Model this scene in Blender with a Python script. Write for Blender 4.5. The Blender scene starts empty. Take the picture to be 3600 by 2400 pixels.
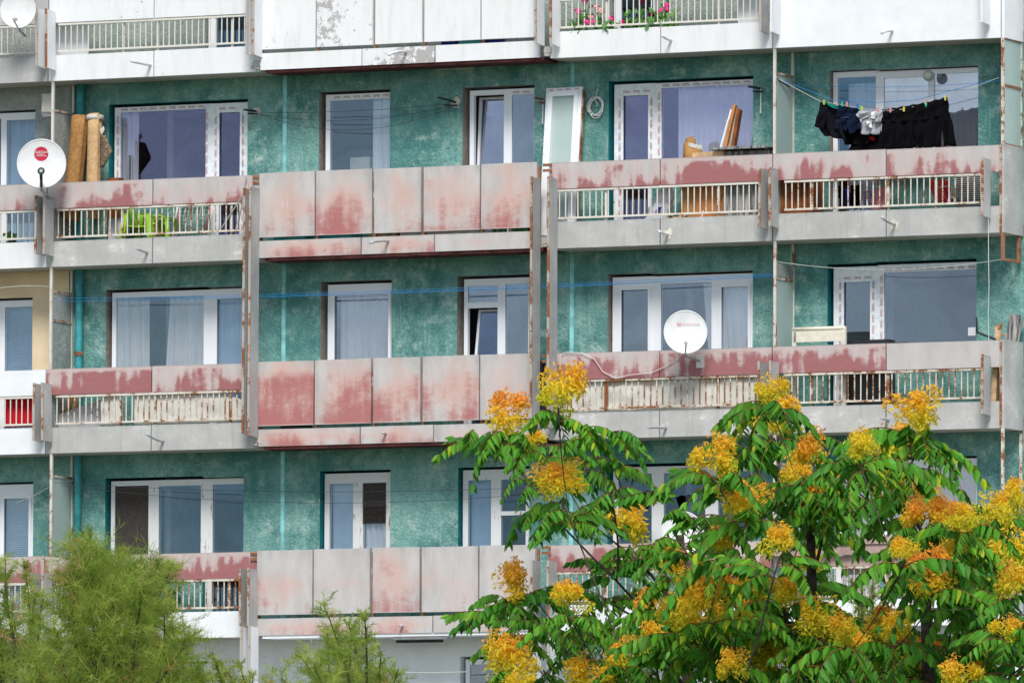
import bpy, math, random
from mathutils import Vector, Matrix, noise as mnoise
R = random.Random(7)
SC = bpy.context.scene
COL = SC.collection

# ------------------------------------------------------------------ camera
ZC = 12.16                       # height of the facade point in the middle of the picture
FPX, YAW, PITCH, ROLL = 33911.0, 0.448389, 0.0740651, 0.0038774
DIST = FPX * 2.8 / 672
DIR = Vector((-math.sin(YAW) * math.cos(PITCH), math.cos(YAW) * math.cos(PITCH), math.sin(PITCH)))
_r = Vector((math.cos(YAW), math.sin(YAW), 0)); _u = _r.cross(DIR)
RT = _r * math.cos(ROLL) + _u * math.sin(ROLL)
UP = -_r * math.sin(ROLL) + _u * math.cos(ROLL)
EYE = Vector((0, 0, ZC)) - DIST * DIR
cam = bpy.data.cameras.new('camera')
cam.sensor_width = 36; cam.lens = 36 * FPX / 3600; cam.clip_start = 1; cam.clip_end = 5000
co = bpy.data.objects.new('camera', cam); COL.objects.link(co)
co.matrix_world = Matrix(((RT.x, UP.x, -DIR.x, EYE.x), (RT.y, UP.y, -DIR.y, EYE.y), (RT.z, UP.z, -DIR.z, EYE.z), (0, 0, 0, 1)))
SC.camera = co

# ------------------------------------------------------------------ light: bright overcast day
SUN_EL, SUN_AZ = math.radians(47), math.radians(24)      # azimuth measured from the facade normal towards the right
w = bpy.data.worlds.new('World'); SC.world = w; w.use_nodes = True
nt = w.node_tree; bg = nt.nodes['Background']
sky = nt.nodes.new('ShaderNodeTexSky'); sky.sky_type = 'NISHITA'; sky.sun_disc = False
sky.sun_elevation = SUN_EL; sky.sun_rotation = math.pi - SUN_AZ
sky.air_density = 1.0; sky.dust_density = 0.6; sky.ozone_density = 1.0
hs = nt.nodes.new('ShaderNodeHueSaturation'); hs.inputs['Saturation'].default_value = 0.72
nt.links.new(sky.outputs[0], hs.inputs['Color'])
cn = nt.nodes.new('ShaderNodeTexNoise'); cn.inputs['Scale'].default_value = 9; cn.inputs['Detail'].default_value = 7; cn.inputs['Roughness'].default_value = .6
cm = nt.nodes.new('ShaderNodeMapping'); cm.inputs['Scale'].default_value = (1, 1, 3.2); tc = nt.nodes.new('ShaderNodeTexCoord'); nt.links.new(tc.outputs['Generated'], cm.inputs['Vector']); nt.links.new(cm.outputs[0], cn.inputs['Vector'])
mr = nt.nodes.new('ShaderNodeMapRange'); mr.interpolation_type = 'SMOOTHSTEP'; mr.inputs[1].default_value = .35; mr.inputs[2].default_value = .68; mr.inputs[3].default_value = .58; mr.inputs[4].default_value = 1.38; nt.links.new(cn.outputs['Fac'], mr.inputs[0])
cv = nt.nodes.new('ShaderNodeVectorMath'); cv.operation = 'SCALE'; nt.links.new(hs.outputs[0], cv.inputs[0]); nt.links.new(mr.outputs[0], cv.inputs['Scale']); nt.links.new(cv.outputs[0], bg.inputs['Color'])
bg.inputs['Strength'].default_value = 0.063
sun = bpy.data.lights.new('sun', 'SUN'); sun.energy = 1.5; sun.angle = math.radians(20); sun.color = (1, .965, .91)
so = bpy.data.objects.new('sun', sun); COL.objects.link(so)
sd = Vector((math.sin(SUN_AZ) * math.cos(SUN_EL), -math.cos(SUN_AZ) * math.cos(SUN_EL), math.sin(SUN_EL)))
so.rotation_euler = sd.to_track_quat('Z', 'Y').to_euler(); so.location = (10, -30, 60)
vs = SC.view_settings; vs.view_transform = 'Standard'; vs.look = 'None'; vs.gamma = 1; vs.use_curve_mapping = False
vs.exposure = 1.22
SC.cycles.use_denoising = True
SC.cycles.max_bounces = 8; SC.cycles.transparent_max_bounces = 24; SC.cycles.diffuse_bounces = 4

# ------------------------------------------------------------------ picture <-> place
def ray(px, py):
    return (DIR * FPX + RT * (px - 1800) + UP * (1200 - py)).normalized()
def F(px, py, y=0.0):
    d = ray(px, py); return EYE + d * ((y - EYE.y) / d.y)
def fx(px, py, y=0.0): return F(px, py, y).x
def fz(px, py, y=0.0): return F(px, py, y).z
def S(i): return ZC + 4.1404 - 2.8 * i       # underside of the slab of row i
WY = 0.707                                    # depth of the loggia wall behind the balcony front

# ------------------------------------------------------------------ materials
MATS = {}
class N:
    def __init__(s, name, rough=.8, spec=.3):
        s.m = bpy.data.materials.new(name); s.m.use_nodes = True; s.t = s.m.node_tree
        s.p = s.t.nodes['Principled BSDF']; s.p.inputs['Roughness'].default_value = rough
        s.p.inputs['Specular IOR Level'].default_value = spec
        MATS[name] = s.m
    def n(s, kind, **kw):
        k = s.t.nodes.new('ShaderNode' + kind)
        for a, b in kw.items(): setattr(k, a, b)
        return k
    def put(s, sock, v):
        if isinstance(v, (int, float)): sock.default_value = v
        elif isinstance(v, tuple):
            sock.default_value = (*v, 1) if len(v) == 3 and sock.type == 'RGBA' else v
        else: s.t.links.new(v, sock)
    def pos(s): return s.n('NewGeometry').outputs['Position']
    def gen(s): return s.n('TexCoord').outputs['Generated']
    def obj(s): return s.n('TexCoord').outputs['Object']
    def rnd(s): return s.n('ObjectInfo').outputs['Random']
    def attr(s, name): return s.n('Attribute', attribute_type='OBJECT', attribute_name=name).outputs['Fac']
    def vcol(s, name): return s.n('Attribute', attribute_type='GEOMETRY', attribute_name=name).outputs['Color']
    def scale(s, v, k, off=None):
        m = s.n('Mapping'); s.put(m.inputs['Vector'], v); m.inputs['Scale'].default_value = k
        if off is not None: s.put(m.inputs['Location'], off)
        return m.outputs[0]
    def noise(s, v, sc, det=4, ro=.55):
        m = s.n('TexNoise'); s.put(m.inputs['Vector'], v); m.inputs['Scale'].default_value = sc
        m.inputs['Detail'].default_value = det; m.inputs['Roughness'].default_value = ro
        return m.outputs['Fac']
    def math(s, op, a, b=0., c=0., clamp=False):
        m = s.n('Math', operation=op, use_clamp=clamp)
        for i, v in enumerate((a, b, c)): s.put(m.inputs[i], v)
        return m.outputs[0]
    def step(s, v, a, b):
        m = s.n('MapRange', interpolation_type='SMOOTHSTEP'); s.put(m.inputs[0], v); s.put(m.inputs[1], a); s.put(m.inputs[2], b)
        return m.outputs[0]
    def mix(s, f, a, b):
        m = s.n('Mix', data_type='RGBA'); s.put(m.inputs[0], f); s.put(m.inputs[6], a); s.put(m.inputs[7], b)
        return m.outputs[2]
    def sep(s, v):
        m = s.n('SeparateXYZ'); s.put(m.inputs[0], v); return m.outputs
    def color(s, v): s.put(s.p.inputs['Base Color'], v); return s
    def bump(s, h, strength=.4, dist=.01):
        b = s.n('Bump'); b.inputs['Strength'].default_value = strength; b.inputs['Distance'].default_value = dist
        s.put(b.inputs['Height'], h); s.t.links.new(b.outputs[0], s.p.inputs['Normal']); return s

def plain(name, col, rough=.6, spec=.3, var=.12, sc=9, metal=0):
    k = N(name, rough, spec); p = k.pos()
    a = k.noise(p, sc, 5, .65)
    d = tuple(c * (1 - var * 2) for c in col); l = tuple(min(1, c * (1 + var * 2)) for c in col)
    k.color(k.mix(k.step(a, .3, .7), d, l)); k.p.inputs['Metallic'].default_value = metal
    return k.m

def stucco(name, dark, mid, pale, amt=.55):
    k = N(name, .9, .15); p = k.pos()
    a = k.noise(k.scale(p, (1, 1, .8)), 1.1, 6, .62); b = k.noise(p, 4.2, 7, .72); g = k.noise(p, 30, 4, .75); d2 = k.noise(k.scale(p, (1, 3, 1.4)), 2.6, 6, .7)
    c = k.mix(k.step(k.math('ADD', k.math('MULTIPLY', a, .6), k.math('MULTIPLY', b, .4)), .38, .60), dark, mid)
    pm = k.math('MULTIPLY', k.step(k.math('ADD', k.math('MULTIPLY', d2, .5), k.math('MULTIPLY', b, .5)), .50, .66), amt)
    c = k.mix(pm, c, pale)
    c = k.mix(k.math('MULTIPLY', k.step(g, .48, .66), .42), c, tuple(x * .40 for x in mid))
    c = k.mix(k.math('MULTIPLY', k.step(g, .50, .34), .20), c, pale)
    big = k.noise(k.scale(p, (.8, 1, 1.1)), .75, 5, .6)
    c = k.mix(k.math('MULTIPLY', k.step(big, .46, .66), .45), c, dark)
    run = k.noise(k.scale(p, (11, 1, .35)), 1, 5, .65)
    c = k.mix(k.math('MULTIPLY', k.step(run, .54, .72), .38), c, dark)
    c = k.mix(k.math('MULTIPLY', k.step(k.noise(k.scale(p, (14, 1, .6)), 1.3, 4, .6), .60, .72), .25), c, pale)
    k.color(c); k.bump(k.math('ADD', g, k.math('MULTIPLY', k.noise(p, 13, 2), .6)), .9, .025)
    return k.m
stucco('stucco_teal', (.065, .225, .210), (.23, .455, .415), (.62, .73, .67), .60)
stucco('stucco_pale', (.30, .36, .34), (.42, .49, .46), (.58, .62, .58))
stucco('stucco_grey', (.33, .36, .35), (.46, .49, .48), (.6, .62, .6))
plain('stucco_beige', (.80, .64, .43), .9, .15, .05, 2)
plain('stucco_white', (.76, .79, .81), .9, .15, .035, 2)
plain('teal_paint', (.045, .30, .33), .6, .3, .14, 6)
plain('teal_band', (.24, .56, .56), .8, .2, .14, 5)
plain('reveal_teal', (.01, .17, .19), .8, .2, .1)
plain('reveal_plaster', (.30, .27, .235), .9, .1, .1)
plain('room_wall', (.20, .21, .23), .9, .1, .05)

def concrete(name, base, dirt, white, wamt, rusty=True):
    k = N(name, .88, .2); p = k.pos()
    a = k.noise(p, 1.7, 6, .6); f = k.noise(p, 22, 5, .7); st = k.noise(k.scale(p, (9, 1, .7)), 1, 5, .65)
    c = k.mix(k.step(a, .3, .72), dirt, base)
    c = k.mix(k.math('MULTIPLY', k.step(st, .5, .72), .35), c, tuple(x * .68 for x in dirt))
    wm = k.step(k.math('ADD', k.math('MULTIPLY', a, .55), k.math('MULTIPLY', k.noise(k.scale(p, (1, 1, 2.2)), 5, 7, .72), .55)), .60, .72)
    c = k.mix(k.math('MULTIPLY', wm, wamt), c, white)
    gz = k.sep(k.gen())[2]
    ed = k.step(k.math('ADD', gz, k.math('MULTIPLY', st, .3)), 1.06, 1.2)
    c = k.mix(k.math('MULTIPLY', ed, .35), c, tuple(x * .5 for x in dirt))
    c = k.mix(k.math('MULTIPLY', k.step(f, .5, .75), .22), c, tuple(x * .6 for x in dirt))
    k.color(c); k.bump(f, .25, .008); return k.m
concrete('concrete', (.54, .535, .52), (.41, .408, .395), (.74, .74, .72), .85)
concrete('concrete_fin', (.52, .525, .52), (.37, .372, .365), (.66, .66, .64), .35)
concrete('soffit', (.52, .50, .44), (.43, .41, .35), (.55, .53, .47), .25)

def peeled(name, amount):
    k = N(name, .75, .25); p = k.pos()
    big = k.noise(p, .62, 3, .5); fine = k.noise(p, 9, 9, .78); low = k.sep(k.gen())[2]
    v = k.math('ADD', k.math('MULTIPLY', big, .62), k.math('MULTIPLY', fine, .70))
    v = k.math('ADD', v, k.math('MULTIPLY', low, -.05))
    v = k.math('ADD', v, k.attr('peel'))
    m = k.step(v, .80 - amount, .815 - amount)
    dirt = k.step(k.noise(k.scale(p, (6, 1, 1)), 1.3, 6, .7), .42, .78)
    c = k.mix(k.math('MULTIPLY', dirt, .55), (.80, .81, .82), (.62, .62, .60))
    c = k.mix(m, c, k.mix(fine, (.34, .33, .32), (.50, .48, .47)))
    k.color(c); k.bump(m, -.3, .004); return k.m
peeled('white_peeled', .03)
plain('white_render', (.80, .82, .84), .8, .2, .02, 3)

def redpaint(name, pink):
    k = N(name, .82, .22); p = k.pos(); g = k.sep(k.gen()); wear = k.attr('wear'); rn = k.rnd()
    off = k.n('CombineXYZ'); k.put(off.inputs[0], k.math('MULTIPLY', rn, 61.)); k.put(off.inputs[2], k.math('MULTIPLY', rn, 17.))
    q = k.n('VectorMath', operation='ADD'); k.put(q.inputs[0], p); k.put(q.inputs[1], off.outputs[0]); q = q.outputs[0]
    streak = k.noise(k.scale(q, (7.5, 1, .7)), 1, 1.5, .45); blot = k.noise(q, 2.1 if not pink else 1.5, 4, .5)
    scr = k.noise(k.scale(q, (11, 4, 17)), 1, 6, .75); fine = k.noise(q, 60, 3, .7)
    v = k.math('ADD', k.math('MULTIPLY', streak, .62 if not pink else .42), k.math('MULTIPLY', blot, .98 if not pink else 1.30))
    v = k.math('ADD', v, k.math('MULTIPLY', scr, .24)); v = k.math('ADD', v, k.math('MULTIPLY', fine, .14 if not pink else .26))
    v = k.math('ADD', v, k.math('MULTIPLY', g[2], -.26 if not pink else -.16))
    v = k.math('ADD', v, k.math('MULTIPLY', wear, .62))
    top = k.step(k.math('ADD', g[2], k.math('MULTIPLY', streak, .25)), 1.06, .94)
    m = k.math('MULTIPLY', k.step(v, 1.09, 1.24) if not pink else k.step(v, 1.31, 1.47), top)
    haze = k.math('MULTIPLY', k.step(v, .84, 1.16), .55) if not pink else k.math('MULTIPLY', k.step(v, 1.0, 1.38), .70)
    grime = k.step(k.noise(k.scale(q, (3, 1, .8)), 1.5, 6, .65), .35, .75)
    c = k.mix(grime, (.55, .52, .505), (.45, .425, .41))
    c = k.mix(haze, c, (.62, .40, .345) if pink else (.56, .39, .37))
    red = k.mix(scr, (.24, .045, .055), (.38, .115, .12))
    c = k.mix(k.math('MULTIPLY', m, .82 if not pink else .75), c, red)
    sp = k.step(k.noise(k.scale(q, (24, 8, 5)), 1, 2, .5), .70, .78)
    c = k.mix(k.math('MULTIPLY', sp, .5), c, (.62, .60, .58))
    ed = k.step(k.math('ADD', g[2], k.math('MULTIPLY', fine, .10)), 1.0, 1.05)
    c = k.mix(k.math('MULTIPLY', ed, .4), c, (.15, .13, .12))
    k.color(c); k.bump(k.math('ADD', m, fine), .25, .006); return k.m
redpaint('red_worn', False)
def pinkpaint(name):
    k = N(name, .82, .22); p = k.pos(); g = k.sep(k.gen()); wear = k.attr('wear'); rn = k.rnd()
    off = k.n('CombineXYZ'); k.put(off.inputs[0], k.math('MULTIPLY', rn, 61.)); k.put(off.inputs[2], k.math('MULTIPLY', rn, 17.))
    q = k.n('VectorMath', operation='ADD'); k.put(q.inputs[0], p); k.put(q.inputs[1], off.outputs[0]); q = q.outputs[0]
    blot = k.noise(q, 1.5, 3, .5); streak = k.noise(k.scale(q, (7, 1, .8)), 1, 2, .5); gran = k.noise(k.scale(q, (1, 1, 1.7)), 34, 5, .75); scr = k.noise(k.scale(q, (5, 2, 16)), 1, 6, .75)
    ex = k.math('ABSOLUTE', k.math('SUBTRACT', g[0], .5)); ez = k.math('ABSOLUTE', k.math('SUBTRACT', g[2], .45))
    cen = k.math('SUBTRACT', 1., k.math('ADD', k.math('MULTIPLY', ex, 1.1), k.math('MULTIPLY', ez, 1.3)))
    bl = k.math('ADD', k.math('ADD', k.math('MULTIPLY', blot, 1.3), k.math('MULTIPLY', cen, .55)), k.math('MULTIPLY', wear, .75))
    salmon = k.math('MULTIPLY', k.step(bl, .82, 1.42), k.math('ADD', .55, k.math('MULTIPLY', gran, .6)), clamp=True)
    rd = k.math('ADD', k.math('ADD', k.math('MULTIPLY', streak, .50), k.math('MULTIPLY', blot, 1.0)), k.math('ADD', k.math('MULTIPLY', scr, .35), k.math('MULTIPLY', wear, .72)))
    rd = k.math('ADD', rd, k.math('ADD', k.math('MULTIPLY', g[2], -.30), k.math('MULTIPLY', gran, .40)))
    top = k.step(k.math('ADD', g[2], k.math('MULTIPLY', streak, .3)), 1.06, .88); bot = k.step(k.math('ADD', g[2], k.math('MULTIPLY', blot, .03)), .015, .04)
    red = k.math('MULTIPLY', k.math('MULTIPLY', k.step(rd, 1.16, 1.52), .88), k.math('MULTIPLY', top, bot))
    grime = k.step(k.noise(k.scale(q, (2.5, 1, .9)), 1.5, 6, .65), .3, .75)
    c = k.mix(grime, (.57, .545, .53), (.46, .44, .425))
    edge = k.math('ADD', k.step(ex, .36, .5), k.math('MULTIPLY', k.step(g[2], .8, 1.0), .7))
    c = k.mix(k.math('MULTIPLY', k.math('MULTIPLY', edge, grime, clamp=True), .45), c, (.33, .315, .30))
    c = k.mix(k.math('MULTIPLY', salmon, .85), c, (.64, .395, .34))
    c = k.mix(red, c, k.mix(gran, (.33, .085, .09), (.47, .18, .17)))
    c = k.mix(k.math('MULTIPLY', k.step(gran, .55, .75), .22), c, (.30, .25, .24))
    c = k.mix(k.math('MULTIPLY', k.step(k.noise(k.scale(q, (26, 8, 5)), 1, 2, .5), .70, .78), .5), c, (.68, .66, .64))
    k.color(c); k.bump(gran, .3, .006); return k.m
pinkpaint('pink_worn')
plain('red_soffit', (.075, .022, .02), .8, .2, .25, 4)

def rusty(name, paint, thr=.74):
    k = N(name, .6, .35); p = k.pos()
    v = k.math('ADD', k.math('MULTIPLY', k.noise(p, 5, 4, .6), .75), k.math('MULTIPLY', k.noise(p, 38, 5, .7), .45))
    v = k.math('ADD', v, k.math('MULTIPLY', k.attr('rust'), .26))
    m = k.step(v, thr, thr + .06)
    r = k.mix(k.noise(p, 25, 3), (.16, .045, .015), (.36, .14, .05))
    stain = k.math('MULTIPLY', k.step(v, thr - .12, thr), .35)
    c = k.mix(stain, paint, (.55, .36, .2)); c = k.mix(m, c, r)
    k.color(c); k.bump(m, .4, .002); return k.m
rusty('rail_paint', (.70, .67, .60)); rusty('post_paint', (.66, .64, .60)); rusty('rust_edge', (.42, .40, .38), .70); rusty('rust_bare', (.22, .07, .04), .7)

k = N('pvc', .35, .5); k.color(k.mix(k.noise(k.pos(), 3, 4), (.84, .87, .91), (.89, .90, .93)))
k = N('pvc_tape', .4, .4); q = k.pos()
tp = k.step(k.noise(k.scale(q, (7, 1, 7)), 1.6, 1), .40, .48)
k.color(k.mix(tp, (.72, .80, .87), (.87, .88, .89)))
plain('tape_ink', (.36, .02, .04), .5, .3, .05)
k = N('old_wood', .7, .3); q = k.pos()
m = k.step(k.math('ADD', k.math('MULTIPLY', k.noise(k.scale(q, (14, 6, 2.2)), 1, 7, .75), .8), k.math('MULTIPLY', k.noise(q, 1.2, 2), .35)), .655, .70)
k.color(k.mix(m, (.74, .75, .74), k.mix(k.noise(q, 20, 3), (.25, .1, .06), (.42, .34, .28)))); k.bump(m, -.5, .004)

def glass(name, tint, fac):
    k = N(name); t = k.t; t.nodes.remove(k.p)
    tr = k.n('BsdfTransparent'); tr.inputs[0].default_value = (.955, .97, .98, 1)
    gl = k.n('BsdfGlossy'); gl.inputs['Color'].default_value = (*tint, 1); gl.inputs['Roughness'].default_value = .0
    wv = k.noise(k.pos(), 1.1, 1, .4)
    b = k.n('Bump'); b.inputs['Strength'].default_value = .10; b.inputs['Distance'].default_value = .02; k.put(b.inputs['Height'], wv)
    k.t.links.new(b.outputs[0], gl.inputs['Normal'])
    fr = k.n('Fresnel'); fr.inputs[0].default_value = 1.5
    f = k.math('ADD', k.math('MULTIPLY', fr.outputs[0], .5), fac, clamp=True)
    mx = k.n('MixShader'); k.put(mx.inputs[0], f); t.links.new(tr.outputs[0], mx.inputs[1]); t.links.new(gl.outputs[0], mx.inputs[2])
    t.links.new(mx.outputs[0], t.nodes['Material Output'].inputs[0]); return k.m
glass('glass_blue', (.60, .78, 1.0), .09); glass('glass_violet', (.56, .58, .98), .10); glass('glass_grey', (.66, .77, 1.0), .14)
glass('glass_slate', (.38, .62, .90), .095); glass('glass_sky', (.86, .88, 1.0), .28)
k = N('frosted', .5, .5); k.color(k.mix(k.noise(k.pos(), 3, 3), (.36, .47, .45), (.46, .56, .53)))
plain('screen_mesh', (.065, .055, .05), .9, .1, .1, 30)

def cloth(name, col, trans=.3, var=.08, sc=8):
    k = N(name, .9, .1); a = k.noise(k.pos(), sc, 4)
    c = k.mix(a, tuple(x * (1 - var * 2) for x in col), tuple(min(1, x * (1 + var)) for x in col)); k.color(c)
    if trans:
        tl = k.n('BsdfTranslucent'); k.put(tl.inputs[0], c); mx = k.n('MixShader'); mx.inputs[0].default_value = trans
        k.t.links.new(k.p.outputs[0], mx.inputs[1]); k.t.links.new(tl.outputs[0], mx.inputs[2])
        k.t.links.new(mx.outputs[0], k.t.nodes['Material Output'].inputs[0])
    return k.m
cloth('curtain_white', (.92, .92, .95), .12); cloth('curtain_lavender', (.90, .90, .97), .12); cloth('curtain_cream', (.95, .88, .84), .1, .10, 5); cloth('curtain_blue', (.62, .77, .92))
cloth('curtain_olive', (.25, .25, .17)); cloth('sheet_white', (.80, .78, .72), .25, .06, 4); cloth('cloth_black', (.003, .003, .004), 0, .3); cloth('cloth_charcoal', (.006, .006, .010), 0, .2)
cloth('cloth_navy', (.006, .012, .035), 0, .2); cloth('cloth_grey', (.42, .43, .46), .1); cloth('cloth_pink', (.66, .25, .27), .1); cloth('cloth_red', (.62, .015, .03), .1)
cloth('cloth_blue', (.03, .05, .35), .1); cloth('cloth_green', (.01, .25, .17), .1); cloth('sack_white', (.75, .76, .8), .1)
k = N('plaid', .9, .1); q = k.pos(); sx, sy, sz = k.sep(q)
wa = k.step(k.math('SINE', k.math('MULTIPLY', sx, 150.)), .2, .4); wb = k.step(k.math('SINE', k.math('MULTIPLY', sz, 150.)), .2, .4)
k.color(k.mix(k.math('ADD', k.math('MULTIPLY', wa, .5), k.math('MULTIPLY', wb, .5)), (.08, .13, .33), (.45, .42, .36)))

plain('dish_white', (.80, .81, .82), .4, .4, .03, 5); plain('dish_metal', (.35, .35, .36), .45, .5, .15, 20); plain('black_plastic', (.015, .016, .022), .4, .5)
plain('logo_red', (.58, .02, .06), .5, .4, .05); plain('logo_faint', (.72, .42, .44), .5, .4, .05); plain('print_white', (.80, .80, .80), .5, .3, .02)
plain('carpet_brown', (.36, .19, .07), .95, .1, .12, 20); plain('carpet_tan', (.58, .38, .20), .95, .1, .1, 20); plain('felt', (.20, .15, .10), 1, .05, .5, 60)
plain('cardboard', (.38, .20, .075), .9, .1, .1, 6); plain('wood_orange', (.48, .20, .07), .7, .2, .12, 5); plain('wood_brown', (.24, .075, .02), .6, .3, .2, 5); plain('wood_pale', (.56, .38, .22), .8, .2, .15, 12)
k = N('wood_grey', .9, .1); q = k.pos(); a = k.noise(k.scale(q, (22, 6, 1.6)), 1, 6, .7)
k.color(k.mix(k.step(a, .35, .66), (.08, .08, .085), (.46, .45, .42))); k.bump(a, .5, .006)
plain('roof_felt', (.07, .07, .065), .95, .1, .3, 15); plain('plastic_lime', (.32, .58, .03), .4, .5, .06, 4); plain('plastic_red', (.55, .02, .03), .35, .5, .08)
plain('plastic_teal', (.05, .45, .5), .5, .3, .06); plain('bottle_green', (.02, .22, .05), .15, .6, .1); plain('cream_metal', (.74, .70, .58), .5, .4, .05); plain('steel_grey', (.48, .49, .50), .4, .5, .08)
plain('pipe_white', (.74, .75, .78), .5, .4, .08); plain('dark_iron', (.03, .028, .03), .7, .3, .3, 20); plain('cable_white', (.72, .72, .69), .6, .3, .05); plain('line_blue', (.03, .25, .62), .5, .3, .05)
plain('line_pale', (.6, .6, .55), .6, .3, .05); plain('line_dark', (.05, .05, .055), .6, .3, .05); plain('plaster_patch', (.62, .58, .50), .95, .1, .12, 14); plain('lamp_globe', (.50, .52, .45), .3, .5, .04)
plain('terracotta', (.4, .16, .09), .8, .2, .1); plain('brown_sill', (.42, .30, .26), .7, .3, .1, 4); plain('wire_mesh', (.6, .62, .62), .5, .4, .1)
plain('peg_yellow', (.65, .55, .1), .5, .4, .05); plain('peg_green', (.05, .5, .25), .5, .4, .05); plain('peg_pink', (.7, .3, .3), .5, .4, .05); plain('peg_blue', (.05, .12, .5), .5, .4, .05)
plain('asphalt', (.06, .06, .058), .95, .2, .2, 3)
k = N('ground_earth', .95, .1); q = k.pos(); a = k.noise(q, .35, 6); b = k.noise(q, 6, 5)
k.color(k.mix(k.step(a, .4, .6), k.mix(b, (.05, .09, .025), (.10, .14, .05)), k.mix(b, (.20, .18, .15), (.30, .28, .24))))

def leafmat(name, a, b, tr, rough=.4, vc=None, spec=.5):
    k = N(name, rough, spec); oi = k.rnd(); nz = k.noise(k.pos(), 3.5, 3)
    f = k.math('ADD', k.math('MULTIPLY', oi, .55), k.math('MULTIPLY', nz, .45))
    c = k.mix(f, a, b)
    if vc == 'tint': c = k.mix(k.math('MULTIPLY', oi, .30), k.vcol('tint'), a)
    if vc == 'mul':
        m = k.n('Mix', data_type='RGBA', blend_type='MULTIPLY'); m.inputs[0].default_value = 1; k.put(m.inputs[6], c); k.put(m.inputs[7], k.vcol('tint')); c = m.outputs[2]
    k.color(c)
    tl = k.n('BsdfTranslucent'); k.put(tl.inputs[0], c); mx = k.n('MixShader'); mx.inputs[0].default_value = tr
    k.t.links.new(k.p.outputs[0], mx.inputs[1]); k.t.links.new(tl.outputs[0], mx.inputs[2])
    k.t.links.new(mx.outputs[0], k.t.nodes['Material Output'].inputs[0]); return k.m
leafmat('leaf_green', (.022, .165, .016), (.120, .370, .030), .32, .5, 'mul', .24)
leafmat('leaf_vine', (.02, .09, .02), (.06, .2, .05), .25)
leafmat('leaf_geranium', (.06, .26, .04), (.2, .42, .08), .3)
leafmat('seed', (.95, .66, .05), (.9, .6, .05), .50, .7, 'tint', .15)
leafmat('tamarisk', (.27, .37, .06), (.25, .36, .07), .50, .8, 'tint', .1)
plain('rachis', (.20, .085, .03), .7, .2, .15); plain('bark', (.115, .095, .08), .95, .1, .2, 25); plain('bark_dark', (.06, .048, .04), .95, .1, .25, 25)
plain('bloom_pink', (.85, .05, .30), .7, .2, .1); plain('bloom_pale', (.8, .42, .45), .7, .2, .1); plain('bloom_crimson', (.4, .01, .08), .7, .2, .1)

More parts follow.
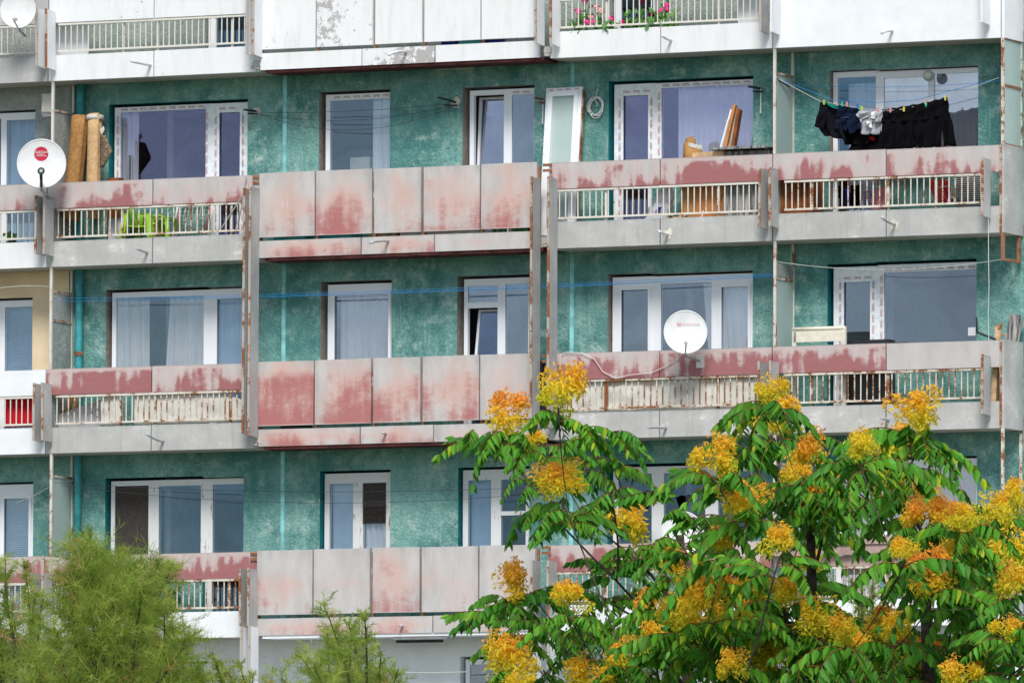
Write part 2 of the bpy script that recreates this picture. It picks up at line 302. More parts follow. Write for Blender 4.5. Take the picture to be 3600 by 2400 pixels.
# ------------------------------------------------------------------ mesh helpers
class MB:
    def __init__(s): s.v = []; s.f = []; s.mi = []; s.cur = 0; s.col = None
    def add(s, vs, fs):
        o = len(s.v); s.v += [tuple(v) for v in vs]; s.f += [tuple(i + o for i in f) for f in fs]; s.mi += [s.cur] * len(fs); return s
    def box(s, x0, x1, y0, y1, z0, z1):
        return s.add([(x0, y0, z0), (x1, y0, z0), (x1, y1, z0), (x0, y1, z0), (x0, y0, z1), (x1, y0, z1), (x1, y1, z1), (x0, y1, z1)],
                     [(0, 3, 2, 1), (4, 5, 6, 7), (0, 1, 5, 4), (1, 2, 6, 5), (2, 3, 7, 6), (3, 0, 4, 7)])
    def hexa(s, a, b):     # a, b: two quads (lists of 4 points) joined
        return s.add(list(a) + list(b), [(3, 2, 1, 0), (4, 5, 6, 7), (0, 1, 5, 4), (1, 2, 6, 5), (2, 3, 7, 6), (3, 0, 4, 7)])
    def bar(s, p, q, w, d=None, up=(0, 0, 1)):
        p, q = Vector(p), Vector(q); t = (q - p).normalized(); up = Vector(up)
        if abs(t.dot(up)) > .98: up = Vector((0, 1, 0))
        a = t.cross(up).normalized() * w / 2; b = a.cross(t).normalized() * (d or w) / 2
        return s.hexa([p - a - b, p + a - b, p + a + b, p - a + b], [q - a - b, q + a - b, q + a + b, q - a + b])
    def tube(s, pts, r, n=6, r2=None, cap=True):
        pts = [Vector(p) for p in pts]; o = len(s.v); m = len(pts); ref = None
        for i, p in enumerate(pts):
            t = (pts[min(i + 1, m - 1)] - pts[max(i - 1, 0)]).normalized()
            if ref is None: ref = Vector((0, 0, 1)) if abs(t.z) < .9 else Vector((0, 1, 0))
            a = t.cross(ref).normalized(); b = t.cross(a).normalized(); ref = a.cross(t) if False else ref
            rr = r if r2 is None else r + (r2 - r) * i / (m - 1)
            s.v += [tuple(p + (a * math.cos(2 * math.pi * j / n) + b * math.sin(2 * math.pi * j / n)) * rr) for j in range(n)]
        for i in range(m - 1):
            for j in range(n):
                s.f.append((o + i * n + j, o + i * n + (j + 1) % n, o + (i + 1) * n + (j + 1) % n, o + (i + 1) * n + j)); s.mi.append(s.cur)
        if cap:
            s.f.append(tuple(o + j for j in range(n))[::-1]); s.f.append(tuple(o + (m - 1) * n + j for j in range(n))); s.mi += [s.cur] * 2
        return s
    def grid(s, nu, nv, fn):
        o = len(s.v)
        s.v += [tuple(fn(i / nu, j / nv)) for j in range(nv + 1) for i in range(nu + 1)]
        for j in range(nv):
            for i in range(nu):
                a = o + j * (nu + 1) + i; s.f.append((a, a + 1, a + nu + 2, a + nu + 1)); s.mi.append(s.cur)
        return s
    def holed(s, x0, x1, z0, z1, y0, y1, holes):
        """a slab of wall or frame between y0 (front) and y1 with rectangular openings; reveals use material slot 1"""
        xs = sorted({x0, x1, *[min(max(h[i], x0), x1) for h in holes for i in (0, 1)]}); zs = sorted({z0, z1, *[min(max(h[i], z0), z1) for h in holes for i in (2, 3)]})
        inh = lambda x, z: any(h[0] < x < h[1] and h[2] < z < h[3] for h in holes)
        for i in range(len(xs) - 1):
            for j in range(len(zs) - 1):
                a, b, c, d = xs[i], xs[i + 1], zs[j], zs[j + 1]
                if b - a < 1e-6 or d - c < 1e-6 or inh((a + b) / 2, (c + d) / 2): continue
                s.cur = 0
                s.add([(a, y0, c), (b, y0, c), (b, y0, d), (a, y0, d)], [(0, 1, 2, 3)])
                s.add([(a, y1, c), (b, y1, c), (b, y1, d), (a, y1, d)], [(3, 2, 1, 0)])
        s.cur = 0
        s.add([(x0, y0, z0), (x1, y0, z0), (x1, y0, z1), (x0, y0, z1), (x0, y1, z0), (x1, y1, z0), (x1, y1, z1), (x0, y1, z1)],
              [(0, 3, 7, 4), (1, 5, 6, 2), (3, 2, 6, 7), (0, 4, 5, 1)])
        s.cur = 1; nx, nz = len(xs) - 1, len(zs) - 1
        H = lambda i, j: 0 <= i < nx and 0 <= j < nz and inh((xs[i] + xs[i + 1]) / 2, (zs[j] + zs[j + 1]) / 2)
        for i in range(nx):
            for j in range(nz):
                if not H(i, j): continue
                a, b, c, d = xs[i], xs[i + 1], zs[j], zs[j + 1]
                if not H(i - 1, j): s.add([(a, y0, c), (a, y1, c), (a, y1, d), (a, y0, d)], [(0, 1, 2, 3)])
                if not H(i + 1, j): s.add([(b, y0, c), (b, y0, d), (b, y1, d), (b, y1, c)], [(0, 1, 2, 3)])
                if not H(i, j + 1): s.add([(a, y0, d), (a, y1, d), (b, y1, d), (b, y0, d)], [(0, 1, 2, 3)])
                if not H(i, j - 1): s.add([(a, y0, c), (b, y0, c), (b, y1, c), (a, y1, c)], [(0, 1, 2, 3)])
        s.cur = 0; return s
    def build(s, name, mat, parent=None, smooth=False, solid=0, at=None, colors=None, **props):
        me = bpy.data.meshes.new(name)
        if at is None:
            xs = [v[0] for v in s.v]; ys = [v[1] for v in s.v]
            at = Vector(((min(xs) + max(xs)) / 2, (min(ys) + max(ys)) / 2, min(v[2] for v in s.v)))
        at = Vector(at)
        me.from_pydata([tuple(Vector(v) - at) for v in s.v], [], s.f)
        for m in ([mat] if isinstance(mat, str) else mat): me.materials.append(MATS[m])
        if max(s.mi or [0]): me.polygons.foreach_set('material_index', s.mi)
        if smooth: me.polygons.foreach_set('use_smooth', [True] * len(me.polygons))
        if colors:
            ca = me.color_attributes.new('tint', 'FLOAT_COLOR', 'POINT'); ca.data.foreach_set('color', [c for k in colors for c in (*k, 1)])
        me.update()
        o = link(name, me, at, parent, **props)
        if solid:
            md = o.modifiers.new('thickness', 'SOLIDIFY'); md.thickness = solid; md.offset = 0
        return o
WLOC = {}
def link(name, me, at, parent=None, **props):
    o = bpy.data.objects.new(name, me); COL.objects.link(o); at = Vector(at)
    if parent is not None: o.parent = parent; o.location = at - WLOC[parent.name]
    else: o.location = at
    WLOC[o.name] = at
    for a, b in props.items(): o[a] = b
    return o
def thing(name, label, cat, at, group=None):
    o = link(name, None, at); o['label'] = label; o['category'] = cat
    if group: o['group'] = group
    return o
def tag(o, label, cat, group=None):
    o['label'] = label; o['category'] = cat
    if group: o['group'] = group
    return o
def dup(src, at, parent=None, rot=None, scale=None, **props):
    o = src.copy(); COL.objects.link(o); at = Vector(at)
    o.parent = parent; o.location = at - (WLOC[parent.name] if parent is not None else Vector()); WLOC[o.name] = at
    if rot is not None: o.rotation_euler = rot
    if scale is not None: o.scale = scale
    for a, b in props.items(): o[a] = b
    return o
def textmesh(body, size, sx=1.0):
    c = bpy.data.curves.new('t', 'FONT'); c.body = body; c.size = size; c.align_x = 'CENTER'; c.align_y = 'CENTER'; c.resolution_u = 2
    o = bpy.data.objects.new('t', c); COL.objects.link(o); bpy.context.view_layer.update()
    e = o.evaluated_get(bpy.context.evaluated_depsgraph_get()); m = e.to_mesh()
    vs = [(v.co.x * sx, v.co.y) for v in m.vertices]; fs = [tuple(p.vertices) for p in m.polygons]
    e.to_mesh_clear(); bpy.data.objects.remove(o); return vs, fs
def sagline(p, q, sag, n=14):
    p, q = Vector(p), Vector(q); return [p.lerp(q, i / n) - Vector((0, 0, sag * 4 * (i / n) * (1 - i / n))) for i in range(n + 1)]
def bez(a, b, c, n=8):
    a, b, c = Vector(a), Vector(b), Vector(c); return [a * (1 - t) ** 2 + b * 2 * t * (1 - t) + c * t * t for t in [i / n for i in range(n + 1)]]

# ================================================================== setting
def sheet(name, x0, x1, y0, y1, z, mat):
    o = MB().add([(x0, y0, z), (x1, y0, z), (x1, y1, z), (x0, y1, z)], [(0, 1, 2, 3)]).build(name, mat); o['kind'] = 'structure'; return o
sheet('ground', -1500, 1500, -1500, 1500, 0, 'ground_earth')
sheet('road', -1500, 1500, -30, -22, .006, 'asphalt')
sheet('pavement', -400, 400, -6, 0.6, .006, 'concrete')

# ================================================================== the apartment building
XA, XB0, XB1, XC, XD, XE = -7.753, -4.168, .592, .592, 4.177, 7.7616
XZ, XR = XA - 3.585, XE + 4.5
B = thing('apartment_building', 'weathered teal apartment block with rows of worn concrete balconies', 'building', (0, 3, 0))
HOLES = {}                 # (storey, bay) -> openings in the loggia wall
BAYX = {'Z': (XZ, XA), 'A': (XA, XB0), 'B': (XB0, XB1), 'C': (XC, XD), 'D': (XD, XE), 'E': (XE, XR)}
FRAMEY = WY + .09          # front of the window frames, set back in the wall
KMG = textmesh('KMG', .050, 1.0)

def lettering(mb, pts):
    for x, y, z, rot in pts:
        c, s_ = math.cos(rot), math.sin(rot); mb.add([(x + (u * c - v * s_), y, z + (u * s_ + v * c)) for u, v in KMG[0]], KMG[1])
def opening(st, bay, l, r, zb, panes, name='window', mat='pvc', gl='glass_blue', tape=False, reveal=.05, rl=None, label=None, transom=None, skew=0):
    """l, r: (px, py) of the upper frame corners; panes: (px0, px1, options)"""
    x0, x1 = fx(*l, FRAMEY), fx(*r, FRAMEY); zt = (fz(*l, FRAMEY) + fz(*r, FRAMEY)) / 2; zb = S(st) + zb
    X = lambda p: x0 + (p - l[0]) / (r[0] - l[0]) * (x1 - x0)
    HOLES.setdefault((st, bay), []).append((x0 - (reveal if rl is None else rl), x1 + .003, zb - .012, zt + min(reveal, .04)))
    holes = []
    for p0, p1, o in panes: holes.append((X(p0), X(p1), zb + o.get('b', .09), zt - o.get('t', .075)))
    w = MB().holed(x0, x1, zb, zt, FRAMEY, FRAMEY + .07, holes).build(name, [mat, mat], B)
    if label: w['label'] = label
    ink = []
    for (p0, p1, o), h in zip(panes, holes):
        a, b, c, d = h; y = FRAMEY + .02; par = w; g = o.get('gl', gl)
        if o.get('sash'):
            k = .042
            if 'tilt' in o:
                tl = o['tilt']; f = lambda v: (v[0] + tl[1] * (v[2] - c), v[1] + tl[0] * (v[2] - c), v[2])
                m = MB().holed(a + .004, b - .004, c, d - .01, y, y + .05, [(a + k, b - k, c + k, d - k)]); m.v = [f(v) for v in m.v]
                m.build('sash', [mat, mat], w)
                m = MB().box(a + k, b - k, y + .02, y + .026, c + k, d - k); m.v = [f(v) for v in m.v]; m.build('pane', g, w)
                continue
            MB().holed(a - .018, b + .018, c - .018, d + .018, FRAMEY - .018, FRAMEY - .001, [(a + k - .018, b - k + .018, c + k, d - k + .018)]).build('sash', [mat, mat], w)
        if o.get('mesh'): MB().box(a, b, y, y + .004, c, d).build('insect_screen', 'screen_mesh', w)
        else: MB().box(a, b, y, y + .006, c, d).build('pane', g, w)
        for t in o.get('bars', ()):      # horizontal glazing bars, metres below the top
            MB().box(a, b, FRAMEY - .012, FRAMEY + .06, d - t - .03, d - t + .03).build('transom', mat, w)
        if tape:
            for xx in ([a - .03, b + .03] if not o.get('notape') else []):
                z = c + .1
                while z < d - .05: ink.append((xx, FRAMEY - .022, z, math.pi / 2)); z += .163
            xx = a + .08
            while xx < b - .03: ink.append((xx, FRAMEY - .022, d + .035, 0)); xx += .163
    if ink:
        m = MB(); lettering(m, ink); m.build('tape_lettering', 'tape_ink', w)['kind'] = 'stuff'
    return dict(x0=x0, x1=x1, zt=zt, zb=zb, X=X, holes=holes, o=w)

WI = {}
# --- storey 1
WI['1Aw'] = opening(1, 'A', (404, 379), (741, 365), .93, [(424, 724, {})], tape=True, gl='glass_violet', mat='pvc_tape')
WI['1Ad'] = opening(1, 'A', (741, 365), (880, 359), .17, [(768, 851, {'sash': 1, 't': .12, 'b': .12, 'bars': (1.35,)})], 'balcony_door', tape=True, gl='glass_violet', mat='pvc_tape', rl=0)
WI['1B1'] = opening(1, 'B', (1146, 336), (1380, 323), .93, [(1161, 1371, {'t': .09})], tape=False, gl='glass_blue', reveal=.07)
m = MB(); h = WI['1B1']['holes'][0]; lettering(m, [(h[0] + .12 + .163 * i, FRAMEY - .004, h[3] + .045, 0) for i in range(6)]); m.build('tape_lettering', 'tape_ink', WI['1B1']['o'])['kind'] = 'stuff'
WI['1B2'] = opening(1, 'B', (1652, 317), (1887, 312), .17, [(1667, 1772, {'sash': 1, 'tilt': (.09, -.01), 'gl': 'glass_sky'}), (1800, 1878, {'t': .09, 'notape': 1})], 'balcony_door', tape=True, gl='glass_grey', mat='pvc', reveal=.075)
WI['1Cd'] = opening(1, 'C', (2160, 298), (2302, 293), .17, [(2188, 2286, {'sash': 1, 't': .15, 'b': .12, 'bars': (1.3,)})], 'balcony_door', tape=True, gl='glass_violet', mat='pvc_tape')
WI['1Cw'] = opening(1, 'C', (2302, 293), (2656, 279), .93, [(2326, 2650, {})], tape=True, gl='glass_violet', mat='pvc_tape', rl=0)
WI['1Dd'] = opening(1, 'D', (2929, 255), (3090, 248), .17, [(2945, 3079, {'t': .085, 'bars': (.63,)})], 'balcony_door', gl='glass_slate', reveal=.015)
WI['1Dw'] = opening(1, 'D', (3090, 248), (3447, 241), .93, [(3107, 3264, {'t': .1}), (3284, 3441, {'t': .07})], gl='glass_sky', reveal=.015, rl=0)
# --- storey 2
WI['2Aw'] = opening(2, 'A', (395, 1030), (740, 1017), .93, [(409, 717, {'t': .085})], gl='glass_blue', reveal=.06)
WI['2Ad'] = opening(2, 'A', (740, 1017), (884, 1011), .17, [(760, 872, {'sash': 1, 't': .13, 'b': .12})], 'balcony_door', gl='glass_blue', reveal=.02, rl=0)
WI['2B1'] = opening(2, 'B', (1153, 1002), (1386, 993), .93, [(1173, 1372, {'sash': 1, 't': .15})], gl='glass_grey', reveal=.075)
WI['2B2'] = opening(2, 'B', (1632, 983), (1870, 973), .17, [(1645, 1750, {'t': .10, 'b': 1.95}), (1645, 1750, {'t': .43, 'sash': 1, 'tilt': (.10, .045), 'gl': 'glass_grey'}), (1777, 1858, {'t': .09})], 'balcony_door', gl='glass_grey', reveal=.07)
WI['2Cd'] = opening(2, 'C', (2154, 975), (2302, 971), .17, [(2181, 2285, {'sash': 1, 't': .17, 'b': .12})], 'balcony_door', gl='glass_grey', reveal=.04)
WI['2Cw'] = opening(2, 'C', (2302, 971), (2655, 960), .93, [(2324, 2502, {'t': .11}), (2533, 2636, {'sash': 1, 't': .17})], gl='glass_grey', reveal=.03, rl=0)
WI['2Dd'] = opening(2, 'D', (2931, 940), (3086, 935), .17, [(2963, 3066, {'sash': 1, 't': .20, 'b': .12, 'bars': (1.42,)})], 'balcony_door', tape=True, gl='glass_grey', mat='pvc_tape', reveal=.06)
WI['2Dw'] = opening(2, 'D', (3086, 935), (3441, 917), .93, [(3108, 3436, {'t': .11})], tape=True, gl='glass_grey', mat='pvc_tape', reveal=.04, rl=0)
# --- storey 3
WI['3Aw'] = opening(3, 'A', (391, 1692), (724, 1682), .93, [(404, 523, {'mesh': 1}), (559, 707, {'t': .09})], mat='old_wood', gl='glass_slate', reveal=.05, label='old white painted wooden window with dark insect screen')
WI['3Ad'] = opening(3, 'A', (724, 1682), (866, 1678), .17, [(748, 858, {'t': .09, 'bars': (1.4,)})], 'balcony_door', mat='old_wood', gl='glass_slate', reveal=.01, rl=0)
WI['3B1'] = opening(3, 'B', (1142, 1665), (1382, 1659), .93, [(1159, 1242, {'t': .15}), (1275, 1358, {'t': .15, 'b': .76, 'mesh': 1}), (1277, 1358, {'t': .5})], mat='old_wood', gl='glass_blue', reveal=.035, label='peeling wooden window with small screened vent')
WI['3B2'] = opening(3, 'B', (1628, 1653), (1870, 1646), .17, [(1646, 1727, {'t': .15}), (1762, 1849, {'t': .15, 'bars': (.5,)})], 'balcony_door', mat='old_wood', gl='glass_slate', reveal=.035)
WI['3C'] = opening(3, 'C', (2156, 1643), (2503, 1634), .93, [(2174, 2292, {'t': .10}), (2334, 2480, {'t': .10})], mat='old_wood', gl='glass_slate', reveal=.05)
WI['3Cd'] = opening(3, 'C', (2503, 1634), (2652, 1630), .17, [(2525, 2640, {'t': .10})], 'balcony_door', mat='old_wood', gl='glass_slate', reveal=.01, rl=0)
WI['3D'] = opening(3, 'D', (2940, 1623), (3096, 1618), .17, [(2962, 3078, {'t': .11, 'bars': (1.4,)})], 'balcony_door', gl='glass_sky', reveal=.02)
WI['3Dw'] = opening(3, 'D', (3096, 1618), (3442, 1609), .93, [(3118, 3432, {'t': .13})], gl='glass_sky', reveal=.03, rl=0)
# --- neighbour on the left, and the top storey behind its railings
WI['1Z'] = opening(1, 'Z', (-140, 404), (134, 395), .17, [(-110, 5, {}), (24, 130, {'t': .11})], 'balcony_door', gl='glass_blue', reveal=.03)
WI['2Z'] = opening(2, 'Z', (-140, 1062), (124, 1054), .17, [(-110, 0, {}), (18, 119, {'t': .10})], 'balcony_door', gl='glass_blue', reveal=.03)
WI['3Z'] = opening(3, 'Z', (-140, 1708), (127, 1699), .17, [(-110, -4, {}), (12, 108, {'sash': 1, 't': .19})], 'balcony_door', gl='glass_blue', reveal=.03)
WI['0A'] = opening(0, 'A', (735, -150), (870, -156), .17, [(762, 862, {'bars': (1.75,)})], 'balcony_door', gl='glass_slate', reveal=.03)
WI['0C'] = opening(0, 'C', (2160, -200), (2312, -206), .17, [(2182, 2297, {'bars': (1.7,)})], 'balcony_door', gl='glass_slate', reveal=.03)
WI['4B'] = opening(4, 'B', (1637, 2318), (1868, 2312), .17, [(1652, 1752, {}), (1775, 1858, {})], 'balcony_door', gl='glass_grey', reveal=.05)
WI['4A'] = opening(4, 'A', (395, 2340), (738, 2330), .93, [(409, 717, {})], gl='glass_slate', reveal=.04)

WALLMAT = {0: 'stucco_pale', 1: 'stucco_teal', 2: 'stucco_teal', 3: 'stucco_teal', 4: 'stucco_white'}
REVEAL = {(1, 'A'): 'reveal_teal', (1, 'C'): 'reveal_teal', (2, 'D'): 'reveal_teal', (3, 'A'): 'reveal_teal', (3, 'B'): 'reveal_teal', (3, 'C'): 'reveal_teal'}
for st in range(0, 5):
    for bay, (a, b) in BAYX.items():
        if bay == 'E': continue
        m = WALLMAT[st]
        if bay == 'Z': m = {1: 'stucco_grey', 2: 'stucco_beige', 0: 'stucco_grey'}.get(st, m)
        zb = S(st) + .16; zt = S(st - 1)
        b2 = b + (.42 if bay == 'D' else 0)
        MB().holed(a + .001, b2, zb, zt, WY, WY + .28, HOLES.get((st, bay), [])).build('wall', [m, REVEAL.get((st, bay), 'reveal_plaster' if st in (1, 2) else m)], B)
MB().box(XE + .425, XR, WY - .01, WY + 9, 0, S(-1) + 1.2).build('end_wall', 'white_render', B)
MB().box(XZ - .3, XE + .42, WY + .004, WY + .3, 0, S(4) + .15).build('lower_wall', 'stucco_white', B)
MB().box(XZ - .3, XR, -.1, 9.5, S(-1) + 1.2, S(-1) + 1.45).build('roof', 'concrete', B)
MB().box(XZ - .3, XE + .42, WY, WY + .3, S(-1) + .2, S(-1) + 1.19).build('upper_wall', 'white_render', B)
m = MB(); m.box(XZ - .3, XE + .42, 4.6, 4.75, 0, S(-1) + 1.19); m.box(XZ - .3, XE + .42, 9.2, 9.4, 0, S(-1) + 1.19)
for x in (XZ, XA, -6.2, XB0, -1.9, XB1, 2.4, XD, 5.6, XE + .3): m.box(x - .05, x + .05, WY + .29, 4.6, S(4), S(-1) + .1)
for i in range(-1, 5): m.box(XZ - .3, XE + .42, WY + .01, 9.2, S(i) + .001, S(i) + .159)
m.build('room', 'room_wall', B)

# --- balconies: slab, fascia panels, parapet panels
def panel(par, name, x0, x1, y0, y1, z0, z1, mat, j=.004, gl=.010, gr=.010, **props):
    a, b = R.uniform(-j, j), R.uniform(-j, j); y0 += R.uniform(-j, j) * .8
    m = MB().hexa([(x0 + gl, y0, z0 + a * .4), (x1 - gr, y0 + b, z0 + b * .4), (x1 - gr, y1, z0 + b * .4), (x0 + gl, y1, z0 + a * .4)],
                  [(x0 + gl, y0 + a, z1 + a), (x1 - gr, y0, z1 + b), (x1 - gr, y1, z1 + b), (x0 + gl, y1, z1 + a)])
    return m.build(name, mat, par, **props)
STYLE = {   # (row, bay): parapet material, wear per panel, fascia material, wear
 (0, 'Z'): ('concrete', (0, 0), 'concrete', (0, 0)), (0, 'A'): ('white_peeled', (0.03, -.02), 'white_peeled', (-.06, -.01)), (0, 'C'): ('white_peeled', (-.1, -.1), 'white_peeled', (-.08, -.08)),
 (0, 'D'): ('white_render', (0, 0), 'white_render', (0, 0)),
 (1, 'Z'): ('red_worn', (.05, .12), 'white_peeled', (0, .07)), (1, 'A'): ('red_worn', (.36, .24), 'concrete', (0, 0)), (1, 'C'): ('red_worn', (.28, .5), 'concrete', (0, 0)), (1, 'D'): ('red_worn', (.34, .26), 'concrete', (0, 0)),
 (2, 'Z'): ('white_render', (0, 0), 'white_render', (0, 0)), (2, 'A'): ('red_worn', (.66, .42), 'concrete', (0, 0)), (2, 'C'): ('red_worn', (.48, .62), 'concrete', (0, 0)), (2, 'D'): ('red_worn', (.50, -.25), 'concrete', (0, 0)),
 (3, 'Z'): ('red_worn', (.3, .45), 'white_render', (0, 0)), (3, 'A'): ('red_worn', (.6, .66), 'white_render', (0, 0)), (3, 'C'): ('red_worn', (.55, .5), 'white_render', (0, 0)), (3, 'D'): ('red_worn', (.2, .2), 'white_render', (0, 0))}
BAL = {}
for row in range(-1, 5):
    for bay in 'ZACD':
        a, b = BAYX[bay]; z = S(row); b_ = b if bay != 'D' else XE
        sl = MB().box(a + .002, b_ - .002, .085, WY - .001, z + .002, z + .16).build('balcony_slab', 'soffit', B); BAL[row, bay] = sl
        pm, pw, fm, fw = STYLE.get((row, bay), ('white_render', (0, 0), 'white_render', (0, 0)))
        mid = (a + b) / 2
        if (row, bay) == (0, 'D'):
            panel(sl, 'parapet_panel', a, b, 0, .08, z, z + 1.28, 'white_render', 0); continue
        for i, (x0, x1) in enumerate(((a, mid), (mid, b))):
            panel(sl, 'fascia_panel', x0, x1, 0, .08, z, z + .385, fm, peel=fw[i], wear=0.)
            if (row, bay) == (3, 'D'): continue
            panel(sl, 'parapet_panel', x0, x1, 0, .06, z + .875, z + 1.2615, pm, wear=pw[i], peel=pw[i])
    # middle bay
    z = S(row) + .02; sl = MB().box(XB0 + .05, XB1 - .05, .05, WY - .001, z + .01, z + .16).build('balcony_slab', 'soffit', B); BAL[row, 'B'] = sl
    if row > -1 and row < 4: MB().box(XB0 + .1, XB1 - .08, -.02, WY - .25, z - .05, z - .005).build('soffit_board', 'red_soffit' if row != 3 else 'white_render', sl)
    pj = [909.7, 1108, 1311, 1484.7, 1688.6, 1888]; fj = [909.7, 1269.5, 1527, 1896]
    pj = [fx(p, 700, -.04) for p in pj]; fj = [fx(p, 870, -.04) for p in fj]
    mats = {0: 'white_peeled', 1: 'pink_worn', 2: 'pink_worn', 3: 'pink_worn'}
    W5 = {0: (-.04, .09, .03, -.1, -.1), 1: (.20, .38, .16, .34, .22), 2: (.62, .44, .34, .32, .16), 3: (.10, .02, .34, .10, .0)}.get(row, (0,) * 5)
    W3 = {0: (-.08, .16, -.08), 1: (.34, .2, -.1), 2: (.36, .28, .16), 3: (.2, .24, .0)}.get(row, (0,) * 3)
    for i in range(5):
        panel(sl, 'parapet_panel', pj[i], pj[i + 1], -.04, .02, z + .30, z + 1.255, mats.get(row, 'white_render'), .006, (.008, .012, .022, .022, .012)[i], (.012, .022, .022, .012, .008)[i], wear=W5[i], peel=W5[i])
    for i in range(3):
        panel(sl, 'fascia_panel', fj[i], fj[i + 1], -.04, .03, z - .005, z + .245, mats.get(row, 'white_render'), .005, wear=W3[i], peel=W3[i])
    for i, x in enumerate(pj):
        MB().box(x - .02, x + .02, .03, .06, z + .16, z + 1.2).build('panel_post', 'rust_bare', sl, rust=.4)
# brown stepped planter front on the lowest right balcony
z = S(3); sl = BAL[3, 'D']
m = MB(); m.box(XD + .05, XE - .05, 0, .06, z + .875, z + 1.02); m.box(XD + .05, XE - .05, -.09, .06, z + 1.03, z + 1.17); m.box(XD + .05, XE - .05, -.12, .06, z + 1.175, z + 1.30)
m.build('parapet_panel', 'brown_sill', sl, label='brown stepped sill board on the lowest right balcony')
# end panels of the rightmost balconies
for row in range(0, 4):
    z = S(row); sl = BAL[row, 'D']
    panel(sl, 'end_panel', XE - .001, XE + .06, .003, WY, z, z + 1.27, 'white_render' if row in (0,) else 'concrete', 0, wear=0.)
    if row: MB().box(XE - .02, XE + .012, -.015, .004, z, z + 1.26).build('corner_strip', 'rust_edge', sl, rust=.55)

# --- fins: thin concrete plates standing out from the balcony fronts
FD = .32
def fin(px, py0, py1, mat='concrete_fin', rust=.45, bay='A', row=1):
    x = fx(px, (py0 + py1) / 2, -FD); z1, z0 = fz(px, py0, -FD), fz(px, py1, -FD)
    sk = R.uniform(-.012, .012)
    f = MB().hexa([(x, -FD, z0), (x + .028, -FD, z0), (x + .028, -.046, z0 - .02), (x, -.046, z0 - .02)],
                  [(x + sk, -FD, z1), (x + .028 + sk, -FD, z1), (x + .028 + sk, -.046, z1 - .01), (x + sk, -.046, z1 - .01)]).build('fin_plate', mat, B)
    if rust:
        MB().hexa([(x - .004, -FD - .012, z0 - .004), (x + .032, -FD - .012, z0 - .004), (x + .032, -FD + .006, z0 - .004), (x - .004, -FD + .006, z0 - .004)],
                  [(x - .004 + sk, -FD - .012, z1 + .004), (x + .032 + sk, -FD - .012, z1 + .004), (x + .032 + sk, -FD + .006, z1 + .004), (x - .004 + sk, -FD + .006, z1 + .004)]).build('edge_strip', 'rust_edge', f, rust=rust)
    return f
for px, a, b, mt, ru in [(127, 30, 232, 'white_render', .1), (160, 32, 238, 'white_render', .5), (866, -160, 190, 'white_render', .1), (888, -160, 192, 'white_render', .4), (1881, -180, 152, 'white_render', .4), (1934, -180, 155, 'white_render', .3),
                         (2671, -200, 110, 'concrete_fin', .1), (2707, -200, 112, 'white_render', 0), (3447, -200, 78, 'white_render', 0),
                         (122, 688, 890, 'concrete_fin', .3), (152, 688, 892, 'concrete_fin', .15), (853, 662, 1523, 'concrete_fin', .45), (873, 655, 1530, 'concrete_fin', .35), (1865, 622, 1500, 'concrete_fin', .5), (1925, 622, 1500, 'concrete_fin', .6),
                         (2666, 592, 797, 'concrete_fin', .45), (2704, 588, 793, 'concrete_fin', .5), (3450, 554, 758, 'concrete_fin', .35),
                         (116, 1347, 1547, 'concrete_fin', .3), (147, 1345, 1546, 'concrete_fin', .2), (2663, 1270, 1470, 'concrete_fin', .4), (2703, 1268, 1468, 'concrete_fin', .45), (3450, 1245, 1452, 'concrete_fin', .4),
                         (105, 2013, 2215, 'concrete_fin', .3), (145, 2012, 2214, 'concrete_fin', .3), (842, 1997, 2198, 'concrete_fin', .45), (870, 1997, 2198, 'concrete_fin', .3), (1866, 1968, 2165, 'concrete_fin', .45), (1922, 1968, 2165, 'concrete_fin', .5),
                         (842, 2202, 2900, 'white_render', .2), (870, 2200, 2900, 'white_render', .1), (1866, 2168, 2900, 'white_render', .2), (1922, 2168, 2900, 'white_render', .1)]:
    fin(px, a, b, mt, ru)
# clamps that hold the fins to the slabs
for row in range(0, 4):
    for x in (XB0 - .04, XB1 - .02):
        MB().box(x - .06, x + .06, -.03, .05, S(row) + .08, S(row) + .17).box(x - .04, x + .04, -.05, .03, S(row) + .03, S(row) + .07).build('fin_clamp', 'concrete', B)
        MB().box(x - .07, x + .07, -.028, -.005, S(row) + 1.13, S(row) + 1.17).box(x - .07, x + .07, -.028, -.005, S(row) + 1.21, S(row) + 1.25).build('fin_tie', 'rust_bare', B, rust=.5)

# --- railings, every baluster a piece of its own
BAR = {}
def railing(row, bay, x0, x1, rust, step=.0985, posts=()):
    z = S(row); zb, zt = z + .43, z + .835
    m = MB(); m.box(x0, x1, .01, .045, zt, zt + .035); m.box(x0, x1, .012, .042, zb, zb + .028)
    r = m.build('railing', 'rail_paint', B, rust=rust)
    for x in posts: MB().box(x - .018, x + .018, .046, .07, z + .30, z + .95).build('railing_post', 'rail_paint', r, rust=rust + .3)
    if 'b' not in BAR:
        BAR['b'] = bpy.data.meshes.new('baluster')
        BAR['b'].from_pydata([(a, b, c) for c in (0, zt - zb - .028) for a, b in ((-.008, -.006), (.008, -.006), (.008, .006), (-.008, .006))], [],
                             [(0, 1, 5, 4), (1, 2, 6, 5), (2, 3, 7, 6), (3, 0, 4, 7)]); BAR['b'].materials.append(MATS['rail_paint'])
    n = int((x1 - x0) / step)
    for i in range(n + 1):
        x = x0 + .02 + i * (x1 - x0 - .04) / n
        o = link('baluster', BAR['b'], (x + R.uniform(-.004, .004), .027, zb + .028), r, rust=rust + R.uniform(-.25, .3))
        o.rotation_euler = (0, R.uniform(-.008, .008), 0)
